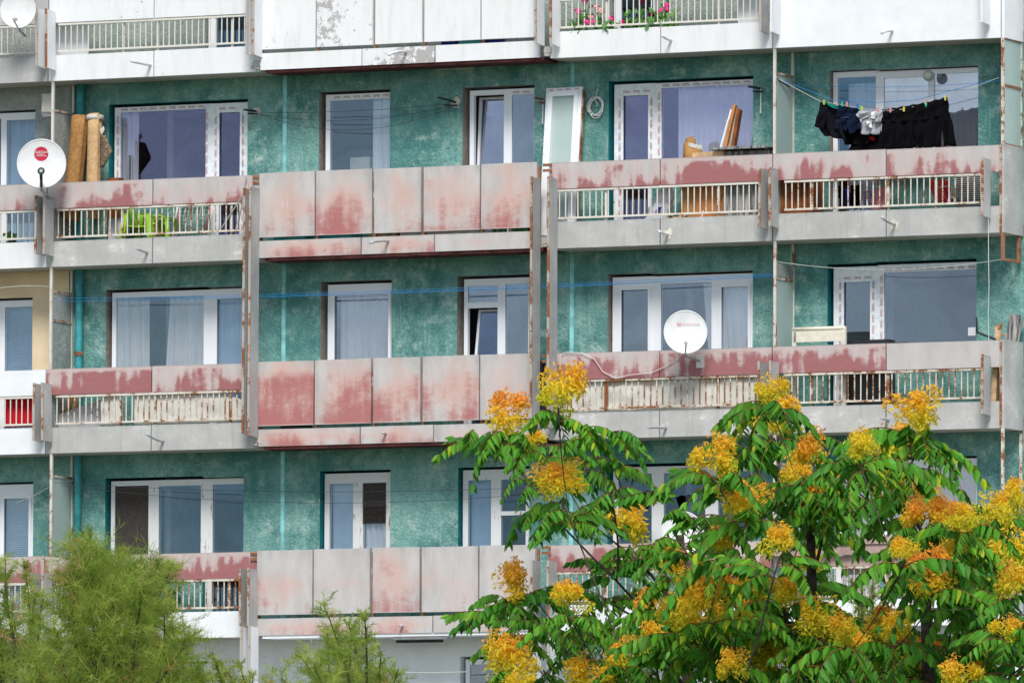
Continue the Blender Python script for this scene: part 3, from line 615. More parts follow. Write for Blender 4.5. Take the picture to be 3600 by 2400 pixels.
for row, rz, ra, rc, rd in ((0, .0, -.25, -.25, None), (1, -.2, .36, .05, .33), (2, -.2, .42, .62, .55), (3, .3, .5, .5, .5)):
    railing(row, 'Z', XZ + .2, XA - .10, rz)
    railing(row, 'A', XA + .16, XB0 - .16, ra, posts=(XA + 1.25, XA + 1.83, XB0 - .5))
    railing(row, 'C', XC + .14, XD - .16, rc, posts=(XC + .9, XC + 2.7))
    if rd is not None: railing(row, 'D', XD + .18, XE - .31, rd, posts=(XD + .6, XD + 1.8, XD + 2.55))

# --- steel posts and side screens between the loggias
def screen(px, py, st, panels, rear=True, mat='frosted', rust=.2, front=True, bar=None):
    x = fx(px, py, .03); z0, z1 = S(st) + 1.262, S(st - 1)
    m = MB().box(x - .02, x + .02, .012, .05, z0, z1)
    p = m.build('loggia_post', 'post_paint', B, rust=rust)
    MB().box(x - .018, x + .018, WY - .05, WY - .012, z0 - .3, z1 - .001).build('rear_post', 'post_paint', p, rust=rust)
    for a, b, mt in panels: MB().box(x - .012, x + .006, .051, WY - .051, z0 + a, z0 + b).build('screen_panel', mt, p)
    for zz in (bar or []): MB().box(x - .017, x + .017, .051, WY - .051, z0 + zz - .017, z0 + zz + .017).build('cross_bar', 'post_paint', p, rust=.6)
screen(186, 430, 1, [(-1.08, 1.08, 'stucco_grey')], bar=[1.10], rust=.15)
screen(180, 1100, 2, [(-1.08, .72, 'stucco_pale'), (.76, 1.15, 'stucco_grey')], bar=[.74, 1.18], rust=.18)
screen(180, 1800, 3, [(-1.08, 1.17, 'frosted')], bar=[1.2], rust=.3)
screen(2724, 350, 1, [(-1.08, 1.16, 'frosted')], bar=[1.18], rust=.2)
screen(2725, 1000, 2, [(-1.08, .98, 'frosted'), (1.03, 1.22, 'stucco_grey')], bar=[1.0], rust=.4)
screen(2724, 1750, 3, [(-1.08, 1.1, 'frosted')], bar=[1.12], rust=.3)
# right-hand end
for st, pan, bars in ((1, [(.005, .83, 'frosted'), (.87, 1.52, 'frosted')], [.85, .0, 1.525]), (3, [], [.62])):
    z0, z1 = S(st) + 1.27, S(st - 1); x = XE + .02
    p = MB().box(x - .02, x + .02, -.005, .035, z0, z1).build('loggia_post', 'post_paint', B, rust=.6)
    MB().box(x - .02, x + .02, WY - .04, WY - .005, z0, z1 - .001).build('rear_post', 'post_paint', p, rust=.45)
    for a, b, mt in pan: MB().box(x - .006, x + .006, .036, WY - .041, z0 + a, z0 + b).build('screen_panel', mt, p)
    for zz in bars: MB().box(x - .018, x + .018, .036, WY - .041, z0 + zz - .018, z0 + zz + .018).build('cross_bar', 'rust_bare', p, rust=.5)
z1 = S(1); x = XE + .02
p = MB().box(x - .02, x + .02, -.01, .05, z1 - .36, z1 - .002).box(x - .02, x + .02, WY - .13, WY - .07, z1 - .36, z1 - .002).box(x - .02, x + .02, -.01, WY - .07, z1 - .40, z1 - .361).build('cut_post_frame', 'rust_bare', B, rust=.25)

# --- pipes, bands and spouts
x = fx(278, 1100, .6); MB().tube([(x, .6, S(4) + .1), (x, .6, S(-1) - .01)], .058, 10).build('downpipe', 'teal_paint', B, smooth=True)
for i in range(1, 4): MB().tube([(x, .6, S(i) + 1.5), (x, .6, S(i) + 1.56)], .066, 10).build('pipe_clamp', 'rust_bare', B, rust=.2)
for px, py in ((998, 1150), (2011, 1100), (2788, 400)):
    x = fx(px, py, WY)
    for st in (1, 2, 3): MB().box(x - .032, x + .032, WY - .012, WY - .001, S(st) + .17, S(st - 1) - .002).build('joint_strip', 'teal_band', B)
for row, bay, px, py, ln, bend, mt in [(0, 'A', 531, 230, .62, 0, 'pipe_white'), (0, 'B', 1429, 183, .58, -.10, 'pipe_white'), (0, 'C', 2361, 143, .33, .04, 'pipe_white'), (0, 'D', 3139, 109, .4, -.07, 'pipe_white'), (1, 'A', 520, 887, .33, .03, 'steel_grey'), (1, 'B', 1366, 848, .6, -.07, 'steel_grey'),
                                       (1, 'C', 2350, 824, .33, .02, 'pipe_white'), (1, 'D', 3148, 790, .5, .07, 'steel_grey'), (2, 'A', 576, 1551, .55, .08, 'steel_grey'), (2, 'B', 1358, 1523, .12, 0, 'steel_grey'), (2, 'C', 2343, 1504, .62, -.03, 'steel_grey'), (2, 'D', 3125, 1474, .25, 0, 'steel_grey'), (3, 'B', 1417, 2199, .1, 0, 'steel_grey')]:
    yy = -.03 if bay == 'B' else .01; p = F(px, py, yy)
    MB().tube(bez(p, p + Vector((0, -ln * .5, 0)), p + Vector((0, -ln, bend)), 6), .021, 8).build('drain_spout', mt, BAL[row, bay], smooth=True)
    if (row, bay) in ((1, 'C'), (1, 'D')):
        c = p + Vector((.0, -.012 if bay != 'B' else -.02, 0)); vs_ = []
        for i in range(14): a = i / 14 * 2 * math.pi; rr = R.uniform(.05, .11); vs_.append((c.x + math.cos(a) * rr * .8, c.y, c.z + math.sin(a) * rr))
        MB().add(vs_, [tuple(range(14))]).build('plaster_patch', 'plaster_patch', BAL[row, bay], solid=.006)
# strip lamp under the middle balcony of the lowest row
p, q = F(1390, 2242, .2), F(1562, 2237, .2)
l = MB().box(p.x, q.x, .12, .28, p.z - .02, p.z + .012).build('strip_lamp_tray', 'pipe_white', B); MB().tube([(p.x + .02, .2, p.z - .05), (q.x - .02, .2, p.z - .05)], .022, 8).build('lamp_tube', 'dark_iron', l)
# glazed-in veranda at the bottom right
z = S(4); a, b = XC + 2.4, XE
g = MB().holed(a, b, z + .3, z + 1.55, -.05, .02, [(a + .06 + i * (b - a - .1) / 5, a + (i + 1) * (b - a - .1) / 5, z + .36, z + 1.36) for i in range(5)]).build('veranda_frame', ['pvc', 'pvc'], B)
for i in range(5): MB().box(a + .06 + i * (b - a - .1) / 5, a + (i + 1) * (b - a - .1) / 5, -.01, -.004, z + .36, z + 1.36).build('pane', 'glass_blue', g)

# ================================================================== curtains and blinds
def curtain(name, w, p0, p1, mat, label, zt=.02, zb=None, folds=9, amp=.030, y=.10, lean=0, cat='curtain', group=None, pull=0):
    x0, x1 = w['X'](p0), w['X'](p1); z1 = w['zt'] - zt; z0 = (w['zb'] if zb is None else z1 - zb); yy = FRAMEY + y; ph = R.random() * 6
    nu = max(8, folds * 6)
    def fn(u, v):
        k = v; wx = x0 + (x1 - x0) * u + lean * (1 - v) * (1 - u if pull else 1) + .012 * math.sin(u * 17 + ph)
        return (wx, yy + amp * (1.15 - .35 * k) * (math.sin(u * folds * 2 * math.pi + ph) + .45 * math.sin(u * folds * 4.7 * math.pi + 1.3 + .8 * v)), z0 + (z1 - z0) * v)
    return tag(MB().grid(nu, 6, fn).build(name, mat, smooth=True, solid=.002), label, cat, group)
curtain('net_curtain', WI['1Aw'], 410, 478, 'curtain_lavender', 'pale net curtain at the left edge of the wide taped window behind the carpet rolls', folds=5, zb=1.9)
curtain('dark_curtain', WI['1Aw'], 420, 468, 'curtain_olive', 'dark olive curtain corner low in the taped window beside the carpet rolls', zt=.72, folds=4, y=.12)
curtain('lace_curtain', WI['1B1'], 1305, 1372, 'curtain_white', 'white lace curtain in the upper single window above the pink panels', folds=4)
curtain('net_curtain', WI['1Cw'], 2378, 2654, 'curtain_lavender', 'lavender net curtain filling the taped window behind the leaning planks', folds=14, amp=.015)
curtain('net_curtain', WI['1Dw'], 3100, 3446, 'curtain_lavender', 'bright net curtain in the window behind the black laundry', folds=16, amp=.012, y=.14)
curtain('net_curtain', WI['1Dd'], 2968, 3080, 'curtain_lavender', 'patterned net curtain in the narrow door left of the globe lamp', folds=5, zt=.17)
curtain('striped_curtain', WI['2Aw'], 405, 512, 'curtain_cream', 'left cream curtain in the window above the white sheet railing', folds=5, lean=.02, amp=.04)
curtain('striped_curtain', WI['2Aw'], 590, 725, 'curtain_cream', 'right cream curtain in the window above the white sheet railing', folds=6, lean=-.10, pull=1, amp=.04)
curtain('net_curtain', WI['2Ad'], 755, 880, 'curtain_blue', 'bluish net curtain in the balcony door beside the two cream curtains', folds=7)
curtain('net_curtain', WI['2B1'], 1170, 1378, 'curtain_cream', 'grey beige curtain in the single window of the middle storey', folds=8, y=.2)
curtain('net_curtain', WI['2Cw'], 2455, 2650, 'curtain_cream', 'thin pale curtain pulled aside behind the satellite dish window', folds=8, lean=.12)
curtain('blue_blind', WI['3B1'], 1162, 1243, 'curtain_blue', 'plain light blue blind in the left half of the peeling window', folds=2, amp=.006, y=.1, cat='blind')
curtain('net_curtain', WI['3B1'], 1270, 1372, 'curtain_lavender', 'white net curtain in the right half of the peeling window', folds=5)
curtain('blue_blind', WI['3B2'], 1645, 1735, 'curtain_blue', 'dull blue blind behind the old door by the left tree branches', folds=2, amp=.006, y=.12, cat='blind', zt=.1)
curtain('net_curtain', WI['3Dw'], 3100, 3436, 'curtain_lavender', 'lavender net curtain in the window just above the tree at right', folds=15, amp=.02, y=.13)
curtain('net_curtain', WI['3D'], 2960, 3085, 'curtain_white', 'white net curtain glimpsed through the tree beside the brown sill', folds=6)
curtain('net_curtain', WI['1Z'], 5, 132, 'curtain_blue', 'pale blue net curtain in the door behind the large left dish', folds=7, y=.13)
def slat_blind(w, p0, p1, label):
    x0, x1 = w['X'](p0), w['X'](p1); m = MB(); z = w['zt'] - .1
    while z > w['zb'] + .2: m.hexa([(x0, FRAMEY + .10, z), (x1, FRAMEY + .10, z), (x1, FRAMEY + .125, z + .022), (x0, FRAMEY + .125, z + .022)], [(x0, FRAMEY + .10, z + .002), (x1, FRAMEY + .10, z + .002), (x1, FRAMEY + .125, z + .024), (x0, FRAMEY + .125, z + .024)]); z -= .027
    o = m.build('slat_blind', 'curtain_blue'); tag(o, label, 'blind', 'slatted blinds of the left neighbour'); o['kind'] = 'thing'
slat_blind(WI['2Z'], 10, 122, 'blue grey slatted blind in the door of the beige walled loggia'); slat_blind(WI['3Z'], 8, 112, 'pale slatted blind in the lowest door at the left edge')

# ================================================================== satellite dishes
def dish(px, py, y, rad, label, logo, arm=1, elev=.10, turn=0.0, mount='post'):
    c = F(px, py, y); ppm = FPX / (c - EYE).dot(DIR); Rm = rad / ppm
    n = (EYE - c).normalized(); n = (Matrix.Rotation(turn, 3, 'Z') @ n); n = (n + Vector((0, 0, elev))).normalized()
    a = Vector((0, 0, 1)).cross(n).normalized(); b = n.cross(a)
    dep = .17 * Rm
    P = lambda u, v, off=0.: c + a * u + b * v + n * (dep * ((u * u + v * v) / Rm / Rm - 1) + off)
    t = thing('satellite_dish', label, 'satellite dish', c, 'satellite dishes')
    m = MB(); nr, ns = 7, 40
    for side in (0, 1):
        o = len(m.v)
        for i in range(nr + 1):
            for j in range(ns): m.v.append(tuple(P(Rm * i / nr * math.cos(2 * math.pi * j / ns), Rm * i / nr * math.sin(2 * math.pi * j / ns), -.006 * side)))
        for i in range(nr):
            for j in range(ns):
                q = (o + i * ns + j, o + i * ns + (j + 1) % ns, o + (i + 1) * ns + (j + 1) % ns, o + (i + 1) * ns + j); m.f.append(q if side else q[::-1]); m.mi.append(0)
    m.build('reflector', 'dish_white', t, smooth=True, at=c)
    MB().tube([P(Rm * math.cos(i / 40 * 2 * math.pi), Rm * math.sin(i / 40 * 2 * math.pi), -.003) for i in range(41)], .010, 6, cap=False).build('rim', 'dish_white', t, smooth=True)
    fp_ = c + n * (Rm * .8) - b * (Rm * (.40 if arm else .62)); fp_ -= a * 0
    root = P(0, -Rm * .97, -.01)
    armo = MB().tube([root, fp_ - b * .03], .024 if arm else .012, 8).build('feed_arm', 'black_plastic' if arm else 'dish_metal', t, smooth=True)
    MB().tube([fp_ - n * .10 + b * .015, fp_ + b * .0 - n * .02, fp_ + n * .03], .055 if arm else .026, 10).build('feed_horn', 'black_plastic' if arm else 'dish_metal', armo)
    if arm: MB().hexa([fp_ + a * -.022 + b * .028 + n * .032, fp_ + a * .022 + b * .028 + n * .032, fp_ + a * .022 - b * .02 + n * .032, fp_ - a * .022 - b * .02 + n * .032], [fp_ + a * -.022 + b * .028 + n * .036, fp_ + a * .022 + b * .028 + n * .036, fp_ + a * .022 - b * .02 + n * .036, fp_ - a * .022 - b * .02 + n * .036]).build('feed_label', 'frosted', armo)
    back = P(0, 0, -.05)
    br = MB().tube(bez(back, back - n * .12 - b * .1, c - n * (.1) - b * (Rm * 1.1), 6), .018, 8)
    q = Vector((c.x, -.01, c.z - Rm * 1.25)) if logo == 'faint' else Vector((c.x - .03, -.2, c.z - Rm * 1.35))
    br.tube([c - n * .1 - b * (Rm * 1.1), q], .016, 8); br.build('bracket', 'dish_metal', t, smooth=True)
    if logo == 'faint': MB().box(q.x - .05, q.x + .07, -.02, -.008, q.z - .10, q.z + .09).build('wall_plate', 'post_paint', t, rust=.0)
    def decal(name, verts, faces, mat, off): MB().add([P(u, v, off) for u, v in verts], faces).build(name, mat, t)
    if logo == 'disc':
        lx, ly, lr = -.02 * Rm, .41 * Rm, .295 * Rm; vs_, fs_ = [(lx, ly)], []
        for k in range(1, 5):
            for j in range(28): vs_.append((lx + lr * k / 4 * math.cos(j / 14 * math.pi), ly + lr * k / 4 * math.sin(j / 14 * math.pi)))
        for j in range(28):
            fs_.append((0, 1 + j, 1 + (j + 1) % 28))
            for k in range(3): fs_.append((1 + k * 28 + j, 1 + (k + 1) * 28 + j, 1 + (k + 1) * 28 + (j + 1) % 28, 1 + k * 28 + (j + 1) % 28))
        decal('round_logo', vs_, fs_, 'logo_red', .003)
        for body, sz, dy in (('ДЖЕНИ', .36, .10), ('САТ', .36, -.02), ('052/604 843', .21, -.125)):
            v_, f_ = textmesh(body, sz * lr * 1.25, 1.15); decal('lettering', [(lx + u * .98, ly + v + dy * lr * 2.2) for u, v in v_], f_, 'print_white', .010)
    elif logo == 'faint':
        v_, f_ = textmesh('Булсатком', .19 * Rm, 1.1); decal('lettering', [(u + .14 * Rm, v + .37 * Rm) for u, v in v_], f_, 'logo_faint', .006)
        decal('emblem', [(-.40 * Rm, .47 * Rm), (-.42 * Rm, .38 * Rm), (-.36 * Rm, .29 * Rm), (-.22 * Rm, .29 * Rm), (-.22 * Rm, .47 * Rm), (-.30 * Rm, .42 * Rm)], [(5, 4, 3, 2, 1, 0)], 'logo_faint', .006)
    return t
dish(146, 575, -.55, 85, 'large white satellite dish with round red logo, mounted on the left fins', 'disc', turn=-.02)
dish(63, 36, -.5, 63, 'plain white satellite dish cut by the top left corner', None, 0, turn=-.25)
dish(2410, 1167, -.5, 75, 'white satellite dish with faint red lettering on the right centre parapet', 'faint', 0, turn=.03)
dish(2400, 1872, -.5, 75, 'white satellite dish half hidden behind the tree leaves', None, 0, turn=.2)

# ================================================================== stored things on the balconies
def floor(st): return S(st) + .16
def roll(px_top, py_top, px_bot, y, rad, ln, mat, label, group, turns=2.4, lean_y=.10, name='carpet_roll'):
    top = F(px_top, py_top, y + lean_y); bx = fx(px_bot, py_top + 180, y); z0 = top.z - ln
    bot = Vector((bx, y, z0)); ax = (top - bot); L = ax.length; ax.normalize(); a = ax.cross(Vector((0, 1, 0))).normalized(); b = ax.cross(a)
    def fn(u, v):
        th = u * turns * 2 * math.pi; rr = rad * (.35 + .65 * u); wob = 1 + .05 * math.sin(v * 5 + th)
        return bot + ax * (L * v + (.02 * math.sin(th * .5))) + (a * math.cos(th) + b * math.sin(th)) * rr * wob
    t = thing(name, label, 'carpet roll', bot, group)
    MB().grid(60, 6, fn).build('carpet', mat, t, smooth=True, solid=.008)
    return t, bot, top, ax, a, b
r1 = roll(284, 412, 254, .36, .155, 1.55, 'carpet_brown', 'brown carpet roll leaning in the corner behind the large left dish', 'carpet rolls')
r2 = roll(335, 405, 331, .38, .125, 1.55, 'carpet_tan', 'pale tan carpet roll with white band and loose curled flap', 'carpet rolls', lean_y=.06)
t, bot, top, ax, a, b = r2
MB().tube([top - ax * .075, top - ax * .005], .131, 20, cap=False).build('white_band', 'sheet_white', t, smooth=True, solid=.004)
fa, fb = F(352, 470, .26), F(398, 540, .22)
def flap(u, v):
    p = (fa.lerp(F(352, 592, .26), v)); q = F(374, 478, .2).lerp(F(396, 532, .2), min(1, v * 1.9)) if v < .55 else F(396, 532, .2).lerp(F(366, 588, .24), (v - .55) / .45)
    s = p.lerp(q, u); s.y -= .05 * math.sin(u * 3.0); return s
MB().grid(8, 10, flap).build('loose_flap', 'felt', t, smooth=True, solid=.008)
MB().add([F(352, 455, .22), F(364, 443, .22), F(368, 455, .22), F(358, 474, .22)], [(0, 1, 2, 3)]).build('paper_label', 'sheet_white', t, solid=.004)

def crate(name, label, cat, x0, x1, y0, y1, z0, z1, mat, lid=None, planks=0, group=None):
    t = thing(name, label, cat, ((x0 + x1) / 2, (y0 + y1) / 2, z0), group)
    if planks:
        MB().box(x0 + .012, x1 - .012, y0 + .012, y1, z0, z1 - .005).build('body', mat, t)
        for i in range(planks):
            a = x0 + (x1 - x0) * i / planks; b = x0 + (x1 - x0) * (i + 1) / planks
            MB().box(a + .004, b - .004, y0 + R.uniform(0, .006), y0 + .0115, z0 + R.uniform(0, .02), z1 - R.uniform(0, .01)).build('plank', mat, t)
    else: MB().box(x0, x1, y0, y1, z0, z1).build('body', mat, t)
    if lid: lid(t)
    return t
# cabinet with felt roof, boxes, planks on the right centre balcony
xa, xb = fx(2552, 700, .25), fx(2715, 700, .25); zt = fz(2630, 523, .25)
def roofing(t):
    MB().hexa([(xa - .12, .02, zt - .03), (xb + .02, .02, zt - .03), (xb + .02, .62, zt + .0), (xa - .12, .62, zt + .0)], [(xa - .12, .02, zt - .005), (xb + .02, .02, zt - .005), (xb + .02, .62, zt + .03), (xa - .12, .62, zt + .03)]).build('roof_board', 'roof_felt', t)
    m = MB()
    for i in range(4): m.box(xa - .12 + .215 * i, xa - .12 + .215 * i + .20, .0, .05, zt - .02, zt + .012 + .008 * (i % 2))
    m.build('roof_edge', 'wood_grey', t)
crate('storage_cabinet', 'weathered grey plank cabinet with black felt roof beside the centre right post', 'cabinet', xa, xb, .15, .6, floor(1), zt - .035, 'wood_grey', roofing, 7)
xa, xb = fx(2443, 700, .25), fx(2548, 700, .25)
crate('orange_box', 'orange brown wooden box behind the railing left of the weathered cabinet', 'box', xa, xb, .2, .6, floor(1), S(1) + .86, 'wood_orange', lambda t: MB().box(xa - .02, xb + .02, .18, .62, S(1) + .862, S(1) + .90).build('lid', 'wood_brown', t))
roll(2425, 508, 2412, .34, .10, 1.3, 'carpet_brown', 'brown rolled mat standing right behind the parapet beside the planks', 'rolls by the planks', name='mat_roll', lean_y=.05)
roll(2427, 489, 2500, .42, .085, 1.3, 'carpet_brown', 'second brown roll leaning just left of the tall planks', 'rolls by the planks', name='mat_roll', lean_y=.0)
t = thing('cardboard_sheet', 'bent brown cardboard sheet with torn white edge left of the planks', 'cardboard', F(2430, 700, .3))
q = [F(2390, 550, .2), F(2408, 500, .25), F(2470, 515, .3), F(2462, 552, .3)]; lo = [Vector((p.x, p.y, floor(1))) for p in (q[0], q[3])]
MB().grid(8, 6, lambda u, v: (lo[0].lerp(lo[1], u)).lerp(q[1].lerp(q[2], u), v) + Vector((0, -.06 * math.sin(u * 3.1), 0))).build('sheet', 'cardboard', t, smooth=True, solid=.008)
MB().grid(8, 1, lambda u, v: q[1].lerp(q[2], .3 + .7 * u) + Vector((0, -.065 * math.sin((.3 + .7 * u) * 3.1) - .005, -.05 + .06 * v + .012 * math.sin(u * 23)))).build('torn_edge', 'sheet_white', t, solid=.004)
def plank(name, label, p0, p1, w, d, mat, cat='plank', group=None):
    return tag(MB().bar(p0, p1, w, d, up=(0, 1, 0)).build(name, mat), label, cat, group)
def leanp(px, py, pxb, y0, y1, st): t_ = F(px, py, y1); z0 = floor(st); b_ = Vector((fx(pxb, py + 250, y0), y0, z0)); return b_, t_
plank('plank', 'orange brown plank, widest of the boards leaning on the right centre balcony', *leanp(2585, 370, 2488, .25, .40, 1), .045, .09, 'wood_orange', group='leaning planks')
plank('plank', 'dark brown plank at the right of the leaning boards', *leanp(2601, 386, 2530, .30, .46, 1), .05, .10, 'wood_brown', group='leaning planks')
plank('plank', 'grey plank between the orange and the dark brown boards', *leanp(2592, 379, 2508, .27, .44, 1), .05, .03, 'wood_grey', group='leaning planks')
plank('white_batten', 'thin white batten, upper of two left of the orange plank', *leanp(2571, 385, 2462, .22, .36, 1), .022, .022, 'pvc', 'batten', 'white battens')
plank('white_batten', 'thin white batten, lower of two left of the orange plank', *leanp(2560, 420, 2452, .18, .33, 1), .018, .02, 'pvc', 'batten', 'white battens')
plank('ledge_board', 'pale board lying on the parapet left of the cabinet roof', F(2435, 552, .1), F(2545, 545, .1), .12, .02, 'wood_pale', 'board')
t = thing('plastic_sack', 'crumpled white plastic sack with blue print behind the railing', 'sack', (fx(2290, 740, .3), .3, floor(1)))
c0 = Vector((fx(2290, 740, .3), .3, floor(1)))
MB().grid(22, 14, lambda u, v: c0 + Vector((.26 * v, 0, 0)) + Vector((math.cos(u * 6.283), math.sin(u * 6.283) * .55, 0)) * (.17 * (math.sin(.35 + v * 2.7)) ** .5 + .02 * math.sin(u * 31 + v * 9) + .012 * math.sin(v * 25)) + Vector((0, 0, .72 * v))).build('bag', 'sack_white', t, smooth=True)
MB().grid(4, 3, lambda u, v: c0 + Vector((.05 + .14 * u + .1 * v, -.125 + .01 * math.sin(u * 9), .33 + .16 * v))).build('print', 'cloth_blue', t, solid=.002).scale = (.5, 1, .5)
tag(MB().grid(10, 6, lambda u, v: Vector((fx(2352, 770, .2) + .32 * u, .12 + .2 * v, floor(1) + .20 + .09 * math.sin(u * 8) * math.cos(v * 5) + .05 * v))).build('crumpled_paper', 'wood_pale', smooth=True, solid=.006), 'crumpled pale paper on the floor below the brown rolls', 'paper')

# spare window unit leaning on the wall by the fins
t = thing('spare_window', 'spare white plastic window unit leaning against the wall beside the cable coil', 'window', F(1990, 800, .5))
tl, tr = F(1927, 315, WY - .06), F(2053, 308, WY - .06); dx = fx(1905, 620, .42) - tl.x; bz = floor(1)
bl = Vector((tl.x + dx * 1.35, .36, bz)); brr = Vector((tr.x + dx * 1.35, .36, bz)); nrm = (brr - bl).cross(tl - bl).normalized()
def Q(u, v, o=0.): return bl.lerp(brr, u).lerp(tl.lerp(tr, u), v) + nrm * o
def qb(m, u0, u1, v0, v1, o0, o1): m.hexa([Q(u0, v0, o0), Q(u1, v0, o0), Q(u1, v1, o0), Q(u0, v1, o0)], [Q(u0, v0, o1), Q(u1, v0, o1), Q(u1, v1, o1), Q(u0, v1, o1)])
for o1, in0, in1, nm, mt in ((.06, 0, .11, 'frame', 'pvc_tape'), (.085, .09, .20, 'sash', 'pvc')):
    m = MB(); k0, k1 = in0, in1; kv0, kv1 = in0 * .28, in1 * .28
    qb(m, k0, k1, kv0, 1 - kv0, 0, o1); qb(m, 1 - k1, 1 - k0, kv0, 1 - kv0, 0, o1); qb(m, k1, 1 - k1, kv0, kv1, 0, o1); qb(m, k1, 1 - k1, 1 - kv1, 1 - kv0, 0, o1); m.build(nm, mt, t)
m = MB(); qb(m, .2, .8, .056, .944, .03, .036); m.build('pane', 'frosted', t)
m = MB(); qb(m, 1.001, 1.03, .0, .98, -.01, .05); m.build('rusty_edge', 'rust_edge', t, rust=.7)
m = MB()
for i in range(4):
    for vv in (.985,):
        c = Q(.14 + i * .24, vv, -.0) ; c = c + nrm * (.07 if nrm.y < 0 else -.07); m.add([(c.x + u * .8, c.y, c.z + v * .8) for u, v in KMG[0]], KMG[1])
m.build('tape_lettering', 'tape_ink', t)['kind'] = 'stuff'
# coil of white cable on the wall
t = thing('cable_coil', 'coil of white cable hanging on the teal wall by the spare window', 'cable', F(2095, 380, WY))
c = F(2097, 378, WY - .03); m = MB()
for i in range(7):
    ra, rb, ox, oz, tl_ = R.uniform(.10, .14), R.uniform(.12, .15), R.uniform(-.02, .02), R.uniform(-.02, .02), R.uniform(-.4, .4)
    m.tube([c + Vector((ox + ra * math.cos(k / 20 * 6.283 + tl_), -.01 * i * .5, oz + rb * math.sin(k / 20 * 6.283))) for k in range(21)], .006, 5, cap=False)
m.tube([c + Vector((-.02, 0, .12)), c + Vector((.03, -.01, .28))], .007, 5); m.tube(bez(c + Vector((-.03, -.03, .13)), c + Vector((.08, -.04, .0)), c + Vector((0, -.03, .02)), 6), .006, 5)
m.build('loops', 'cable_white', t, smooth=True); MB().tube([c + Vector((.03, .03, .28)), c + Vector((.03, -.03, .285))], .008, 6).build('hook', 'rust_bare', t, rust=.3)

# brackets for washing lines on the wall
def wall_iron(px, py, dx, dz, label, patch=True, drop=0, mat='dark_iron', out=.3):
    p = F(px, py, WY); t = thing('line_bracket', label, 'bracket', p, 'washing line brackets')
    MB().tube([p + Vector((0, .03, 0)), p + Vector((dx * .3, -out * .5, dz * .5)), p + Vector((dx, -out, dz))], .016, 6).build('arm', mat, t)
    MB().tube([p + Vector((.02, -.005, -.04)), p + Vector((dx * .55, -out * .75, -.05))], .013, 6).build('stay', mat, t)
    if drop: MB().tube([p + Vector((.0, -.02, 0)), p + Vector((.01, -.05, -drop))], .010, 6).build('hanging_rod', 'pipe_white', t)
    if patch:
        vs_ = [(p.x + math.cos(i / 13 * 6.283) * R.uniform(.03, .10), WY - .006, p.z + math.sin(i / 13 * 6.283) * R.uniform(.05, .10)) for i in range(13)]
        MB().add(vs_, [tuple(range(13))]).build('plaster_patch', 'plaster_patch', t, solid=.008)
wall_iron(1604, 362, -.16, .06, 'black iron bracket in a white plaster patch beside the tilted door')
wall_iron(902, 392, -.05, .0, 'black iron bracket in a plaster patch right of the wide taped window')
wall_iron(1911, 352, -.05, .02, 'thin rusty bracket with hanging rod left of the spare window', False, .36, 'rust_bare', .2)
wall_iron(2677, 313, -.12, .02, 'thin bracket with hanging rod right of the curtained taped window', False, .36, 'dark_iron', .2)
wall_iron(1003, 1040, -.1, .0, 'dark bracket on the light teal band in the middle storey', False, 0, 'teal_paint', .2)
def wline(name, pts, r, mat, label, group): return tag(MB().tube(pts, r, 4).build(name, mat), label, 'washing line', group)
g_ = 'washing lines'
for i, (a, b, sg) in enumerate([((900, 400, .45), (1595, 370, .45), .16), ((900, 395, .40), (1600, 362, .40), .05), ((905, 400, .5), (1600, 372, .5), .30)]):
    wline('washing_line', sagline(F(*a), F(*b), sg), .0035, 'line_dark', ('lower', 'uppermost', 'deepest sagging')[i] + ' dark washing line between the two black iron brackets', g_)
for i, (a, b) in enumerate([((190, 1050, .1), (2716, 963, .1)), ((190, 1060, .3), (2716, 972, .3)), ((600, 1047, .2), (2716, 967, .2))]):
    wline('washing_line', sagline(F(*a), F(*b), .05, 30), .003, 'line_blue', ('front', 'rear', 'shorter middle')[i] + ' bright blue washing line across the middle storey', g_)
for i, (a, b, sg) in enumerate([((190, 1695, .1), (1870, 1712, .1), .10), ((190, 1702, .3), (1870, 1735, .3), .2), ((60, 1765, .1), (170, 1712, .1), .02)]):
    wline('washing_line', sagline(F(*a), F(*b), sg, 24), .0032, 'line_dark' if i < 2 else 'line_pale', ('upper thin dark line across the lowest teal storey', 'lower thin dark line across the lowest teal storey', 'short pale line in front of the lowest left door')[i], g_)
wline('washing_line', sagline(F(2730, 920, .05), F(3520, 912, .05), .13, 20), .004, 'line_pale', 'pale line sagging in front of the bare taped window at right', g_)
wline('washing_line', sagline(F(0, 1012, .1), F(178, 1008, .1), -.02, 8), .005, 'line_pale', 'pale line in front of the beige wall at left', g_)
wline('washing_line', sagline(F(900, 2300, .3), F(1640, 2360, .3), .1, 8), .006, 'line_pale', 'white cable across the white wall below the pink panels', g_)
wline('hanging_cord', [F(3475, 760, -.1), F(3475, 900, -.1), F(3477, 1010, -.08), F(3474, 1100, -.05), F(3476, 1200, 0)], .005, 'cable_white', 'white cord hanging down beside the rightmost taped window', None)
p = F(1990, 1238, -.02)
wline('dish_cable', [F(1968, 1300, -.02), F(1970, 1245, -.03), F(1990, 1238, -.03), F(2045, 1240, -.03), F(2090, 1262, -.03), F(2118, 1305, -.03), F(2165, 1330, -.03), F(2210, 1318, -.03), F(2290, 1310, -.03), F(2340, 1288, -.03), F(2385, 1258, -.03), F(2400, 1240, -.1)], .006, 'cable_white', 'white cable looping over the worn parapet to the lettered dish', None)
wline('black_hose', [F(1908, 1270, .06), F(1908, 1500, .06)], .05, 'black_plastic', 'black pipe in the gap between the tall fins', None)
